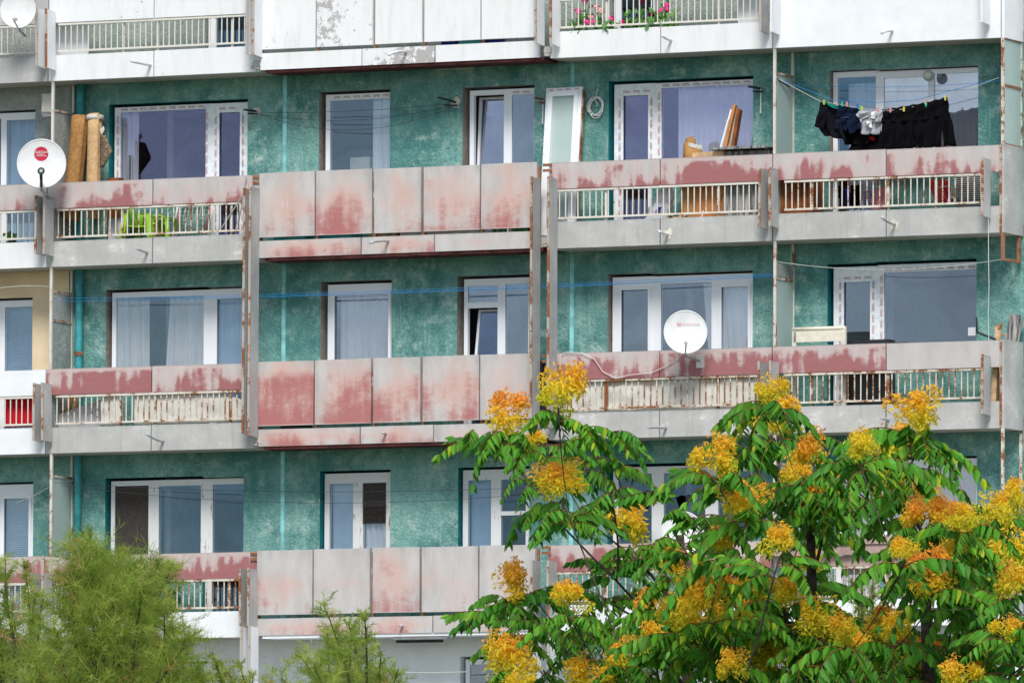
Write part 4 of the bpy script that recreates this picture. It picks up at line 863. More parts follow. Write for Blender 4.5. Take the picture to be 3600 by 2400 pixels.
# globe lamp
p = F(3264, 266, WY - .14); t = thing('globe_lamp', 'pale round globe lamp on the wall above the black laundry', 'lamp', p)
m = MB()
m.grid(18, 10, lambda u, v: p + Vector((math.cos(u * 6.2832) * math.sin(.02 + v * 3.1), math.sin(u * 6.2832) * math.sin(.02 + v * 3.1), -math.cos(.02 + v * 3.1))) * .083); m.build('globe', 'lamp_globe', t, smooth=True)
MB().tube([p + Vector((0, .07, .03)), p + Vector((0, .14, .03))], .03, 8).build('holder', 'pvc', t)

# ================================================================== laundry
def garment(name, label, cat, pts_l, pts_r, y, mat, folds=3, amp=.03, parent=None):
    """left and right outline given as lists of pixels from the line down"""
    L = [F(px, py, y) for px, py in pts_l]; Rr = [F(px, py, y) for px, py in pts_r]; ph = R.random() * 6
    def at(l, v):
        k = v * (len(l) - 1); i = min(int(k), len(l) - 2); return l[i].lerp(l[i + 1], k - i)
    def fn(u, v):
        v = 1 - v; p = at(L, v).lerp(at(Rr, v), u); p.y += amp * (.25 + v) * math.sin(u * folds * 6.283 + ph + v * 1.5) + .01 * math.sin(v * 9 + u * 4); p.z += .008 * math.sin(u * folds * 6.283 + ph); return p
    m = MB().grid(24, 14, fn); return m
LY = .16
gl_ = 'clothes on the washing line'
line = [F(2735, 278, .1), F(2885, 358, LY), F(2945, 367, LY), F(3030, 383, LY), F(3105, 391, LY), F(3180, 384, LY), F(3255, 364, LY), F(3330, 345, LY), F(3512, 273, .1)]
wline('washing_line', line, .004, 'line_pale', 'sagging pale line that carries the black laundry', g_)
wline('washing_line', [F(2735, 278, .3), F(2930, 352, .3), F(3080, 361, .3), F(3220, 352, .3), F(3512, 275, .3)], .004, 'line_blue', 'blue line sagging behind the black laundry', g_)
wline('washing_line', sagline(F(2800, 298, .45), F(3512, 285, .45), .06), .003, 'line_blue', 'nearly straight blue line in front of the lavender curtain window', g_)
MB().tube([F(2732, 277, .1), F(2775, 305, .4)], .014, 6).build('line_rod', 'dark_iron', B)
def wear(name, label, cat, parts):
    c = F(*parts[0][0][0], LY); t = thing(name, label, cat, c, gl_)
    for l, r_, y, mt, nm, fo in parts: garment('', '', '', l, r_, y, mt, fo).build(nm, mt, t, smooth=True, solid=.006)
    return t
wear('dark_shirt', 'dark shirt with green collar hanging leftmost on the line', 'shirt', [([(2884, 358), (2878, 400), (2880, 450), (2898, 476)], [(2952, 374), (2955, 400), (2962, 450), (2978, 494)], LY, 'cloth_charcoal', 'body', 2),
    ([(2886, 370), (2874, 410), (2866, 444)], [(2910, 380), (2904, 420), (2898, 456)], LY - .03, 'cloth_charcoal', 'sleeve', 1), ([(2885, 357), (2894, 364)], [(2947, 372), (2946, 384)], LY - .04, 'cloth_green', 'collar', 1)])
wear('navy_shorts', 'navy blue shorts hanging between the dark shirt and the grey shirts', 'shorts', [([(2948, 366), (2947, 385), (2943, 410)], [(3020, 384), (3021, 400), (3024, 415)], LY, 'cloth_navy', 'waist', 2),
    ([(2943, 410), (2938, 430), (2937, 450)], [(2985, 418), (2984, 440), (2978, 465)], LY, 'cloth_navy', 'leg', 1), ([(2978, 412), (2980, 440), (2988, 470)], [(3024, 415), (3028, 435), (3029, 452)], LY - .02, 'cloth_navy', 'leg', 1)])
wear('grey_shirt', 'light grey T-shirt, palest piece of laundry on the line', 'shirt', [([(3030, 388), (3030, 430), (3028, 472)], [(3102, 392), (3101, 430), (3101, 473)], LY, 'cloth_grey', 'body', 2),
    ([(3030, 388), (3018, 395), (3011, 404)], [(3055, 390), (3052, 412), (3030, 424)], LY - .04, 'cloth_grey', 'sleeve', 1), ([(3062, 393), (3066, 402), (3065, 415)], [(3080, 394), (3081, 403), (3080, 421)], LY - .07, 'print_white', 'print', 1),
    ([(3058, 392), (3060, 412), (3058, 428)], [(3102, 393), (3101, 410), (3098, 430)], LY - .05, 'cloth_grey', 'rolled_front', 2), ([(3044, 428), (3053, 440)], [(3064, 425), (3066, 452)], LY - .06, 'print_white', 'turned_hem', 1)])
wear('black_vest', 'black garment with red trim hanging low under the grey shirt', 'shirt', [([(2962, 450), (2968, 485), (2972, 508)], [(3060, 455), (3062, 485), (3055, 508)], LY + .12, 'cloth_black', 'body', 2), ([(3055, 478), (3066, 492)], [(3075, 486), (3078, 496)], LY + .08, 'cloth_red', 'trim', 1), ([(3020, 465), (2995, 500), (2978, 530)], [(3112, 465), (3108, 500), (3100, 530)], LY + .13, 'cloth_black', 'skirt', 2)])
wear('black_trousers', 'black trousers in the middle of the line right of the grey shirt', 'trousers', [([(3100, 386), (3100, 405), (3098, 430)], [(3252, 362), (3254, 395), (3250, 425)], LY, 'cloth_black', 'waist', 4), ([(3098, 425), (3094, 475), (3084, 526)], [(3168, 420), (3162, 475), (3152, 524)], LY, 'cloth_black', 'leg', 2), ([(3150, 420), (3152, 470), (3150, 524)], [(3250, 412), (3236, 470), (3226, 520)], LY, 'cloth_black', 'leg', 2)])
wear('black_trousers', 'black trousers hanging rightmost on the washing line', 'trousers', [([(3228, 366), (3216, 400), (3212, 430)], [(3331, 342), (3337, 370), (3341, 405)], LY - .02, 'cloth_black', 'waist', 3), ([(3212, 425), (3216, 470), (3226, 520)], [(3312, 402), (3312, 460), (3308, 518)], LY - .02, 'cloth_black', 'leg', 2), ([(3296, 396), (3312, 440), (3314, 514)], [(3341, 400), (3350, 440), (3360, 512)], LY - .02, 'cloth_black', 'leg', 1)])
PEGC = {'peg_yellow': 'yellow', 'peg_green': 'green', 'peg_pink': 'pink', 'peg_blue': 'blue'}
for px, py, mt, wh in [(2897, 360, 'peg_yellow', 'on the dark shirt collar'), (2961, 366, 'peg_green', 'at the left of the navy shorts'), (2977, 367, 'peg_pink', 'on the navy shorts waist'), (3014, 374, 'peg_blue', 'at the right of the navy shorts'), (3023, 379, 'peg_green', 'beside the grey shirt sleeve'), (3030, 382, 'peg_yellow', 'on the grey shirt shoulder'),
                       (3085, 388, 'peg_pink', 'near the right of the grey shirt'), (3131, 387, 'peg_pink', 'at the left of the middle trousers'), (3178, 384, 'peg_yellow', 'in the middle of the middle trousers'), (3251, 358, 'peg_pink', 'where the two black trousers meet'), (3255, 368, 'peg_green', 'at the left of the rightmost trousers'), (3323, 345, 'peg_yellow', 'at the right end of the rightmost trousers')]:
    p = F(px, py, LY - .03); tl_ = R.uniform(-.3, .3)
    tag(MB().bar(p + Vector((-.005 + tl_ * .03, 0, -.035)), p + Vector((-.009, 0, .035)), .011, .012).bar(p + Vector((.007 + tl_ * .03, .006, -.035)), p + Vector((.008, .004, .035)), .011, .012).build('clothes_peg', mt), PEGC[mt] + ' clothes peg ' + wh, 'peg', 'clothes pegs')

# ================================================================== more balcony contents
# lime plastic armchair
t = thing('plastic_armchair', 'lime green plastic armchair behind the rusty railing', 'chair', (fx(500, 830, .36), .36, floor(1)))
cx, cz, cy = fx(505, 830, .36), floor(1), .36
m = MB().grid(8, 6, lambda u, v: (cx - .16 + .46 * u, cy - .22 + .44 * v, cz + .40 + .03 * (u - .5) ** 2 * 4 + .02 * u)); m.build('seat', 'plastic_lime', t, smooth=True, solid=.02)
m = MB().grid(6, 8, lambda u, v: (cx - .16 - .14 * v - .03 * math.sin(v * 3), cy - .23 + .46 * u, cz + .40 + .42 * v)); m.build('backrest', 'plastic_lime', t, smooth=True, solid=.02)
for sy in (-1, 1):
    y_ = cy + sy * .25
    MB().grid(10, 2, lambda u, v: (cx - .24 + .50 * u, y_ + .05 * (v - .5), cz + .62 - .02 * math.sin(u * 3) - (.06 * max(0, u - .85) / .15))).build('armrest', 'plastic_lime', t, smooth=True, solid=.03)
    MB().hexa([(cx + .22, y_ - .03, cz), (cx + .30, y_ - .03, cz), (cx + .30, y_ + .03, cz), (cx + .22, y_ + .03, cz)], [(cx + .18, y_ - .03, cz + .60), (cx + .26, y_ - .03, cz + .60), (cx + .26, y_ + .03, cz + .60), (cx + .18, y_ + .03, cz + .60)]).build('front_leg', 'plastic_lime', t)
    MB().hexa([(cx - .32, y_ - .03, cz), (cx - .24, y_ - .03, cz), (cx - .24, y_ + .03, cz), (cx - .32, y_ + .03, cz)], [(cx - .22, y_ - .03, cz + .61), (cx - .12, y_ - .03, cz + .61), (cx - .12, y_ + .03, cz + .61), (cx - .22, y_ + .03, cz + .61)]).build('rear_leg', 'plastic_lime', t)
t = thing('lime_stool', 'lime green plastic stool right of the green armchair', 'stool', (fx(580, 820, .3), .3, floor(1)))
sx = fx(578, 820, .3); MB().box(sx - .15, sx + .13, .16, .46, floor(1) + .50, floor(1) + .54).build('seat', 'plastic_lime', t)
for dx_ in (-.13, .11):
    for dy_ in (.18, .44): MB().bar((sx + dx_ * 1.15, dy_, floor(1)), (sx + dx_, dy_, floor(1) + .50), .05).build('leg', 'plastic_lime', t)
# drying rack
t = thing('drying_rack', 'folded white wire drying rack leaning on the teal wall', 'drying rack', (fx(660, 800, .4), .4, floor(1)))
a0, a1 = Vector((fx(598, 840, .3), .3, floor(1))), Vector((fx(722, 840, .3), .3, floor(1))); b0, b1 = F(626, 716, .62), F(752, 708, .62)
MB().tube([a0, b0], .016, 6).tube([a1, b1], .016, 6).tube([b0, b1], .016, 6).build('frame', 'pipe_white', t)
MB().tube([a0 + Vector((.05, -.03, 0)), b0 + Vector((.05, -.03, -.1))], .02, 6).tube([a1 + Vector((-.05, -.03, 0)), b1 + Vector((-.05, -.03, -.1))], .02, 6).build('red_leg', 'cloth_pink', t)
m = MB()
for i in range(1, 9): m.tube([a0.lerp(a1, i / 9), b0.lerp(b1, i / 9)], .004, 4)
for i in range(1, 12): m.tube([a0.lerp(b0, i / 12), a1.lerp(b1, i / 12)], .004, 4)
m.build('wire_grid', 'wire_mesh', t)
for i, (p0, p1) in enumerate([((780, 800, .1), (852, 690, -.1)), ((828, 815, .1), (858, 690, -.08)), ((838, 790, .15), (866, 620, -.05))]):
    tag(MB().tube([F(*p0), F(*p1)], .011, 6).build('steel_pole', 'steel_grey'), ('steel pole slanting out of the railing beside the tall fins, lowest', 'steel pole close to the tall fins, middle of three', 'steel pole rising above the parapet at the tall fins')[i], 'pole', 'steel poles')
tag(MB().grid(8, 6, lambda u, v: Vector((fx(385, 830, .3) + .28 * u, .25 + .06 * math.sin(u * 6), floor(1) + .55 * v + .02 * math.sin(u * 9)))).build('plastic_wrap', 'steel_grey', smooth=True, solid=.006), 'crumpled grey plastic wrap left of the green armchair', 'plastic')
tag(MB().box(fx(392, 800, .6), fx(432, 800, .6), .45, .62, floor(1), S(1) + 1.35).build('dark_crate', 'wood_brown'), 'dark brown box standing behind the carpet rolls', 'box')
# behind the far right railing
xa, xb = fx(2742, 700, .3), fx(2868, 700, .3)
crate('slatted_cupboard', 'brown slatted wooden cupboard at the left of the right railing', 'cupboard', xa, xb, .22, .62, floor(1), S(1) + .95, 'wood_brown', None, 6)
def hung(name, label, l, r_, y, mt, cat): return tag(garment('', '', '', l, r_, y, mt, 2, .02).build(name, mt, smooth=True, solid=.006), label, cat, 'clothes behind the right railing')
hung('black_cloth', 'black cloth hanging behind the right railing left of the blue one', [(2945, 655), (2945, 690)], [(2965, 655), (2962, 705)], .4, 'cloth_black', 'cloth')
hung('blue_cloth', 'bright blue cloth hanging behind the right railing', [(2965, 662), (2974, 690), (2976, 735)], [(2985, 662), (2988, 690), (2988, 735)], .38, 'cloth_blue', 'cloth')
hung('black_cloth', 'black cloth between the blue and the plaid cloths', [(2990, 650), (2988, 735)], [(3032, 650), (3030, 735)], .42, 'cloth_black', 'cloth')
hung('plaid_cloth', 'blue plaid cloth hanging behind the right railing', [(3036, 670), (3034, 735)], [(3068, 670), (3062, 735)], .38, 'plaid', 'cloth')
hung('pink_cloth', 'pink cloth hanging behind the right railing', [(3072, 668), (3062, 700), (3068, 735)], [(3112, 655), (3112, 690), (3112, 735)], .32, 'cloth_pink', 'cloth')
hung('white_bag', 'knotted white bag hanging right of the pink cloth', [(3112, 645), (3112, 670), (3118, 700)], [(3120, 645), (3135, 670), (3132, 700)], .2, 'sack_white', 'bag')
t = thing('red_pushchair', 'red folded pushchair seat standing behind the right railing', 'pushchair', (fx(3300, 720, .4), .4, floor(1)))
MB().grid(10, 10, lambda u, v: F(3272 + 66 * u + 16 * (1 - v) - 8 * math.sin(v * 3), 712 - 78 * math.sin(v * 1.57) ** .8, .42 + .06 * math.cos(u * 6))).build('seat_back', 'plastic_red', t, smooth=True, solid=.03)
MB().tube([F(3340, 712, .3), F(3342, 690, .3), F(3350, 645, .3)], .012, 6).tube([F(3300, 660, .3), F(3370, 648, .3)], .010, 6).build('handle_frame', 'steel_grey', t)
w_ = F(3345, 705, .3)
MB().tube([w_ + Vector((.05 * math.cos(i / 12 * 6.283), 0, .05 * math.sin(i / 12 * 6.283))) for i in range(13)], .018, 6).build('wheel', 'steel_grey', t)
xa, xb = fx(3362, 690, .5), fx(3446, 690, .5); t = thing('louvre_panel', 'dark louvred panel behind the far right end of the railing', 'louvre', ((xa + xb) / 2, .5, floor(1)))
MB().box(xa, xb, .53, .56, floor(1), S(1) + .98).build('backing', 'black_plastic', t)
m = MB()
for i in range(22): m.box(xa, xb, .505, .528, S(1) + .3 + i * .03, S(1) + .3 + i * .03 + .012)
m.build('louvre_slats', 'steel_grey', t)['kind'] = 'stuff'
# under the pink panels
for i, px in enumerate((1738, 1757, 1774, 1796, 1812, 1830, 1846)):
    x_ = fx(px, 815, .15); mt = 'bottle_green' if i not in (3,) else 'steel_grey'
    t = thing('glass_bottle', ('green' if mt == 'bottle_green' else 'clear') + ' glass bottle under the pink panels, ' + ('first', 'second', 'third', 'fourth', 'fifth', 'sixth', 'seventh')[i] + ' from the left', 'bottle', (x_, .15, floor(1)), 'bottles in the gap under the pink panels')
    MB().tube([(x_, .15, floor(1)), (x_, .15, floor(1) + .19), (x_, .15, floor(1) + .24), (x_, .15, floor(1) + .30)], .036, 10).build('body', mt, t, smooth=True)
    MB().tube([(x_, .15, floor(1) + .301), (x_, .15, floor(1) + .38)], .015, 8).build('neck', mt, t, smooth=True)
for i, (p0, p1, mt) in enumerate([(970, 1080, 'plastic_teal'), (1112, 1245, 'plastic_teal'), (1310, 1405, 'wood_pale'), (1415, 1500, 'pipe_white'), (1505, 1690, 'pipe_white')]):
    a_, b_ = fx(p0, 830, .2), fx(p1, 830, .2)
    crate('storage_tub', ('left teal', 'right teal', 'pale wooden', 'narrow white', 'long white')[i] + ' box glimpsed in the gap under the pink panels', 'box', a_, b_, .12, .5, floor(1), S(1) + .55, mt, lambda t: MB().box(a_ - .01, b_ + .01, .11, .51, S(1) + .551, S(1) + .57).build('lid', mt, t))
xa, xb = fx(995, 1512, .2), fx(1065, 1512, .2); crate('dark_trough', 'dark trough under the left red panel of the middle storey', 'box', xa, xb, .12, .5, floor(2), S(2) + .50, 'black_plastic')
# upper middle balcony
for i, (p0, p1, mt) in enumerate([(1560, 1610, 'cloth_blue'), (1620, 1700, 'plastic_teal'), (1705, 1745, 'cloth_blue')]):
    a_, b_ = fx(p0, 145, .2), fx(p1, 145, .2); crate('blue_crate', ('left', 'middle', 'right')[i] + ' blue crate in the gap under the white panels', 'box', a_, b_, .12, .5, floor(0), S(0) + .5, mt)
# sheets along the railings of the middle storey
def tarp(p0, p1, st, zlo, zhi, label, amp=.018, cut=0):
    x0, x1 = fx(p0, 1420, .075), fx(p1, 1420, .075)
    def fn(u, v):
        x = x0 + (x1 - x0) * u; nn = mnoise.noise(Vector((x * 3, v * 2.2, st))) + .6 * mnoise.noise(Vector((x * 9, v * 5, 4)))
        return (x, .075 + amp * nn, S(st) + zlo + (zhi - zlo - cut * max(0, u - .8) * 5 * .5) * v + .012 * mnoise.noise(Vector((x * 4, 0, 0))) * v)
    return tag(MB().grid(70, 10, fn).build('tarpaulin_sheet', 'sheet_white', smooth=True, solid=.004), label, 'sheet', 'white sheets behind the railings')
tarp(472, 850, 2, .40, .85, 'long white sheet tied behind the left railing of the middle storey', cut=.25); tarp(354, 432, 2, .40, .87, 'short white sheet beside the grey board behind the left railing')
tarp(1980, 2655, 2, .38, .845, 'cream sheet behind the very rusty railing below the lettered dish', .03)
x0, x1 = fx(202, 1470, .3), fx(356, 1440, .3)
tag(MB().hexa([(x0, .28, S(2) + .30), (x1, .28, S(2) + .30), (x1, .30, S(2) + .30), (x0, .30, S(2) + .30)], [(x0 + .02, .28, S(2) + .60), (x1, .28, S(2) + .80), (x1, .30, S(2) + .80), (x0 + .02, .30, S(2) + .60)]).build('grey_board', 'steel_grey'), 'slanted grey blue board behind the left railing', 'board')
tag(MB().bar((fx(225, 1440, .4), .4, floor(2)), F(250, 1388, .45), .08, .03).bar((fx(262, 1440, .4), .42, floor(2)), F(268, 1388, .5), .04, .03).build('wood_scrap', 'wood_orange'), 'orange wooden scrap leaning behind the grey board', 'wood')
tag(MB().grid(30, 6, lambda u, v: (fx(20, 1450, .2) + (fx(116, 1450, .2) - fx(20, 1450, .2)) * u, .16 + .02 * math.sin(u * 34), S(2) + .42 + .43 * v)).build('red_cloth', 'cloth_red', smooth=True, solid=.004), 'bright red cloth behind the white railing at the left edge', 'cloth')
# cream folding frame and scrap on the right middle balcony
t = thing('cream_frame', 'cream metal frame with a roller standing left of the bare taped window', 'frame', F(2880, 1200, .3))
a_, b_ = F(2787, 1158, .3), F(2970, 1152, .3)
MB().tube([a_, b_], .03, 10).build('roller', 'cream_metal', t, smooth=True); MB().hexa([a_ + Vector((.02, -.02, -.19)), b_ + Vector((-.04, -.02, -.19)), b_ + Vector((-.04, .0, -.19)), a_ + Vector((.02, .0, -.19))], [a_ + Vector((.02, -.02, -.03)), b_ + Vector((-.04, -.02, -.03)), b_ + Vector((-.04, .0, -.03)), a_ + Vector((.02, .0, -.03))]).build('cover', 'cream_metal', t)
for q, dx_ in ((a_, .03), (b_, -.01)): MB().box(q.x + dx_ - .03, q.x + dx_ + .03, .28, .33, floor(2), q.z + .02).build('upright', 'cream_metal', t)
plank('grey_board', 'weathered grey board leaning at the far right end of the middle row', *leanp(3570, 1105, 3500, .4, .5, 2), .16, .04, 'wood_grey', 'board', 'boards at the right end')
plank('dark_board', 'dark narrow board behind the weathered grey board at right', *leanp(3585, 1120, 3525, .5, .55, 2), .10, .03, 'wood_grey', 'board', 'boards at the right end')
plank('white_stick', 'pale broken stick with split top at the right parapet', *leanp(3510, 1150, 3490, .15, .2, 2), .08, .06, 'wood_pale', 'stick', 'boards at the right end')
tag(MB().bar(F(3512, 1158, .18), F(3522, 1137, .16), .03, .03).bar(F(3512, 1158, .18), F(3500, 1146, .2), .03, .03).bar(F(3520, 1180, .18), F(3532, 1176, .16), .025, .02).build('wood_splinters', 'wood_orange'), 'orange wood splinters on top of the pale stick', 'wood')
tag(MB().tube([F(3433, 1115, .1), F(3436, 1168, .1), F(3500, 1193, .05)], .016, 6).build('bent_rod', 'dark_iron'), 'bent black iron rod at the corner of the taped window', 'rod')
for px, py, sz, lb in ((3000, 978, .05, 'white paper sticker high on the narrow taped door glass'), (3417, 1165, .06, 'white paper sticker low on the wide bare window')):
    p = F(px, py, FRAMEY + .012); tag(MB().box(p.x - sz, p.x + sz, p.y - .003, p.y, p.z - sz, p.z + sz).build('paper_sticker', 'sack_white'), lb, 'sticker', 'paper stickers')
tag(MB().box(fx(2980, 1205, .5), fx(3135, 1205, .5), .4, .62, floor(2), fz(3050, 1196, .5)).build('black_case', 'black_plastic'), 'black case top edge just above the parapet under the taped window', 'case')
# things seen inside the upper single window
c_ = WI['1B1']
a_, b_ = c_['X'](1195), c_['X'](1265); tag(MB().box(a_, b_, FRAMEY + .35, FRAMEY + .6, S(1) + 1.3, S(1) + 1.58).build('carton', 'cream_metal'), 'beige carton standing inside the upper single window', 'box')
a_, b_ = c_['X'](1180), c_['X'](1218); tag(MB().tube([((a_ + b_) / 2, FRAMEY + .25, S(1) + .95), ((a_ + b_) / 2, FRAMEY + .25, S(1) + 1.37)], .09, 12).build('blue_tub', 'cloth_blue', smooth=True), 'blue tub inside the upper single window', 'tub')
# plant on the lowest left balcony, vase shadow behind dish window
def leafy(name, label, px, py, y, st, h, n, cat='plant', group=None, blooms=(), rad=.16, pot='terracotta', lm='leaf_geranium'):
    x = fx(px, py, y); z = S(st) + .16; t = thing(name, label, cat, (x, y, z), group)
    MB().tube([(x, y, z), (x, y, z + .18)], .07, 12, .095).build('pot', pot, t, smooth=True)
    m = MB(); tips = []
    for i in range(6):
        q = Vector((x + R.uniform(-rad, rad) * .8, y + R.uniform(-.08, .06), z + h * R.uniform(.65, 1))); tips.append(q); m.tube(bez((x, y, z + .16), (x + R.uniform(-.05, .05), y, z + .16 + h * .4), q, 5), .007, 5, .004)
    for bx_, bz_, bm in blooms:
        q = F(bx_, bz_, y - .03); m.tube(bez((x, y, z + .16), (x + (q.x - x) * .3, y, (z + q.z) / 2 + .05), q, 6), .006, 5, .004)
    m.build('stem', 'leaf_geranium', t)
    m = MB()
    for i in range(n):
        q = R.choice(tips).lerp(Vector((x, y, z + .2)), R.random() ** 1.5) + Vector((R.gauss(0, rad * .3), R.gauss(0, .05), R.gauss(0, .05))); d = Vector((R.gauss(0, 1), R.gauss(-.6, .5), R.gauss(.5, .5))).normalized(); a = d.cross(Vector((0, 0, 1))).normalized(); b = d.cross(a); s_ = R.uniform(.025, .05)
        m.add([q + (a * math.cos(k) + b * math.sin(k)) * s_ * (1 if k else .4) + d * (.3 * s_ * math.cos(2 * k)) for k in (0, .9, 1.8, 2.7, 3.6, 4.5, 5.4)], [tuple(range(7))])
    m.build('foliage', lm, t)['kind'] = 'stuff'
    for bx_, bz_, bm in blooms:
        q = F(bx_, bz_, y - .03); m = MB()
        for i in range(26):
            d = Vector((R.gauss(0, 1), R.gauss(0, 1), R.gauss(0, 1))).normalized(); c = q + d * .044; a = d.cross(Vector((.3, .2, 1))).normalized(); b = d.cross(a); s_ = .022
            m.add([c + (a * math.cos(k) + b * math.sin(k)) * s_ + d * (.004 * (i % 3)) for k in (0, 1.26, 2.51, 3.77, 5.03)], [(0, 1, 2, 3, 4)])
        m.build('flower_head', bm, t)
    return t
gg = 'geraniums on the upper balcony'
z_ = lambda x: 1850 + x / 2.24
for i, (x, hh, bl) in enumerate([(395, .42, [(z_(405), 92 / 2.24, 'bloom_pink')]), (470, .72, [(z_(463), 10 / 2.24, 'bloom_pink'), (z_(475), 180 / 2.24, 'bloom_pink')]), (560, .50, [(z_(555), 60 / 2.24, 'bloom_pale'), (z_(590), 92 / 2.24, 'bloom_pale'), (z_(515), 135 / 2.24, 'bloom_pale'), (z_(520), 185 / 2.24, 'bloom_pink')]), (665, .3, [(z_(665), 150 / 2.24, 'bloom_pink')]),
                               (800, .45, [(z_(755), 185 / 2.24, 'bloom_crimson')]), (900, .6, [(z_(897), 8 / 2.24, 'bloom_crimson')]), (1010, .5, [(z_(990), 112 / 2.24, 'bloom_crimson')]), (1090, .62, [(z_(1060), 88 / 2.24, 'bloom_pink'), (z_(1100), 48 / 2.24, 'bloom_pink'), (z_(1108), 75 / 2.24, 'bloom_pink')]), (1165, .5, [])]):
    leafy('potted_geranium', ('single pink geranium leftmost behind the upper white railing', 'tall pink geranium second from the left behind the upper railing', 'pale pink geranium behind the upper white railing', 'small pink geranium left of the dark upper door', 'low crimson geranium in front of the dark upper door', 'thin crimson budded geranium in front of the dark upper door', 'crimson geranium beside the triple pink one', 'geranium with three bright pink heads on the upper balcony', 'flowerless green potted plant rightmost of the geraniums')[i], z_(x), 90, .10, 0, hh, 26, 'potted plant', gg, bl, .09)
leafy('potted_plant', 'dark green potted plant behind the rusty lowest left railing', 612, 2150, .3, 3, .62, 60, 'potted plant', None, (), .10, 'terracotta', 'leaf_vine')
leafy('potted_plant', 'small green plant behind the white railing under the large left dish', 40, 830, .3, 1, .38, 36, 'potted plant', None, (), .10, 'terracotta', 'leaf_vine')
tag(garment('', '', '', [(2252, 1728), (2258, 1760), (2272, 1785)], [(2306, 1722), (2296, 1750), (2280, 1785)], .2, 'cloth_black', 2).build('black_cloth', 'cloth_black', smooth=True, solid=.006), 'small black cloth pegged in front of the lowest right window', 'cloth')

x0, x1 = fx(190, 120, .3), fx(312, 120, .3); tag(MB().box(x0, x1, .28, .31, S(0) + .2, S(0) + .95).box(x0 + .02, x1 - .02, .275, .2795, S(0) + .24, S(0) + .9).build('white_board', 'white_render'), 'white board behind the left end of the top left railing', 'board')
x0, x1 = fx(2600, 60, .3), fx(2672, 60, .3); tag(MB().box(x0, x1, .28, .31, S(0) + .2, S(0) + .95).box(x0 - .015, x0 - .001, .27, .32, S(0) + .2, S(0) + .95).build('white_board', 'white_render'), 'white board behind the right end of the geranium railing', 'board')

t = thing('wire_airer', 'small wire airer with pale cloth hung on the left screen above the large dish', 'airer', F(165, 405, .3))
MB().grid(10, 8, lambda u, v: F(147 + 37 * u, 330 + 68 * v, .3) + Vector((0, .012 * math.sin(u * 14 + v * 5), 0))).build('cloth', 'felt', t, smooth=True, solid=.01).data.materials[0] = MATS['sheet_white']
m = MB()
for i in range(6): m.tube([F(146, 402 + i * 3, .12 + .06 * i), F(186, 404 + i * 2, .12 + .06 * i)], .006, 4)
m.tube([F(147, 402, .1), F(147, 418, .45)], .008, 4); m.build('rods', 'dish_metal', t)
c = F(1600, 243, WY - .004); vs_ = []
for i in range(22):
    a = i / 22 * 6.283; vs_.append((c.x + math.cos(a) * .40 * R.uniform(.8, 1.1), WY - .004, c.z + .03 + math.sin(a) * .05 * R.uniform(.6, 1.3)))
MB().add(vs_, [tuple(range(22))]).build('plaster_patch', 'plaster_patch', B, solid=.005)

# ================================================================== trees in front of the block
TR = random.Random(21)
def T(px, py, d): return EYE + ray(px, py) * d
# --- compound leaf of the tree of heaven: rachis with drooping pairs of leaflets
def frond_mesh(i):
    r = random.Random(100 + i); m = MB(); cols = []; n = r.choice((8, 9, 10, 11)); droop = r.uniform(.35, .95); sidew = r.uniform(-.25, .25); rise = r.uniform(.20, .60); hang = r.uniform(.5, 1.0)
    def C(t): return Vector((t * (1 - .14 * droop * t), sidew * t * t, rise * t - droop * t * t))
    m.cur = 1; m.tube([C(k / 6) for k in range(7)], .010, 4, .005, cap=False); m.cur = 0; cols += [(1, 1, 1)] * len(m.v)
    def leaflet(p, d, L, wd, out):
        d = d.normalized(); side = d.cross(out)
        side = side.normalized() if side.length > .05 else Vector((1, 0, 0)); nr = side.cross(d)
        q = r.uniform(-.35, .35); side, nr = side * math.cos(q) + nr * math.sin(q), nr * math.cos(q) - side * math.sin(q)
        cv = r.uniform(.0, .28); sw = r.uniform(-.12, .12)
        c = lambda a, b: p + d * (L * a) + side * (wd * b + sw * L * a * a) + nr * (-abs(b) * wd * .5 + cv * L * (a - a * a) * 2)
        m.add([c(0, 0), c(.17, .46), c(.17, 0), c(.17, -.46), c(.48, .52), c(.48, 0), c(.48, -.52), c(.78, .27), c(.78, -.27), c(1.06, 0)],
              [(0, 2, 1), (0, 3, 2), (1, 2, 5, 4), (2, 3, 6, 5), (4, 5, 7), (5, 6, 8), (5, 8, 9, 7)])
        g = r.uniform(.65, 1.45); y = r.random(); col = (g * (1 + .6 * y * y), g, g * r.uniform(.6, 1.2))
        if r.random() < .03: col = (4.5, 1.7, .8)
        cols.extend([col] * 10)
    for k in range(n):
        t = .15 + .82 * k / (n - 1); p = C(t); fw = (C(min(1, t + .02)) - C(t - .02)).normalized(); L = .29 * (1 - .5 * abs(t - .4)) * r.uniform(.85, 1.1)
        for sgn in (-1, 1):
            if r.random() < .04: continue
            d = fw * r.uniform(.15, .42) + Vector((0, sgn * r.uniform(.35, .65), -hang * r.uniform(.85, 1.1)))
            leaflet(p + fw * r.uniform(-.03, .03), d, L, L * r.uniform(.40, .48), Vector((0, sgn, .3)))
    leaflet(C(.98), C(1) - C(.9), .2, .08, Vector((0, 1, .3)))
    me = m.build('leaf', ['leaf_green', 'rachis'], at=(0, 0, 0), colors=cols); d = me.data; bpy.data.objects.remove(me); return d
FROND = [frond_mesh(i) for i in range(16)]
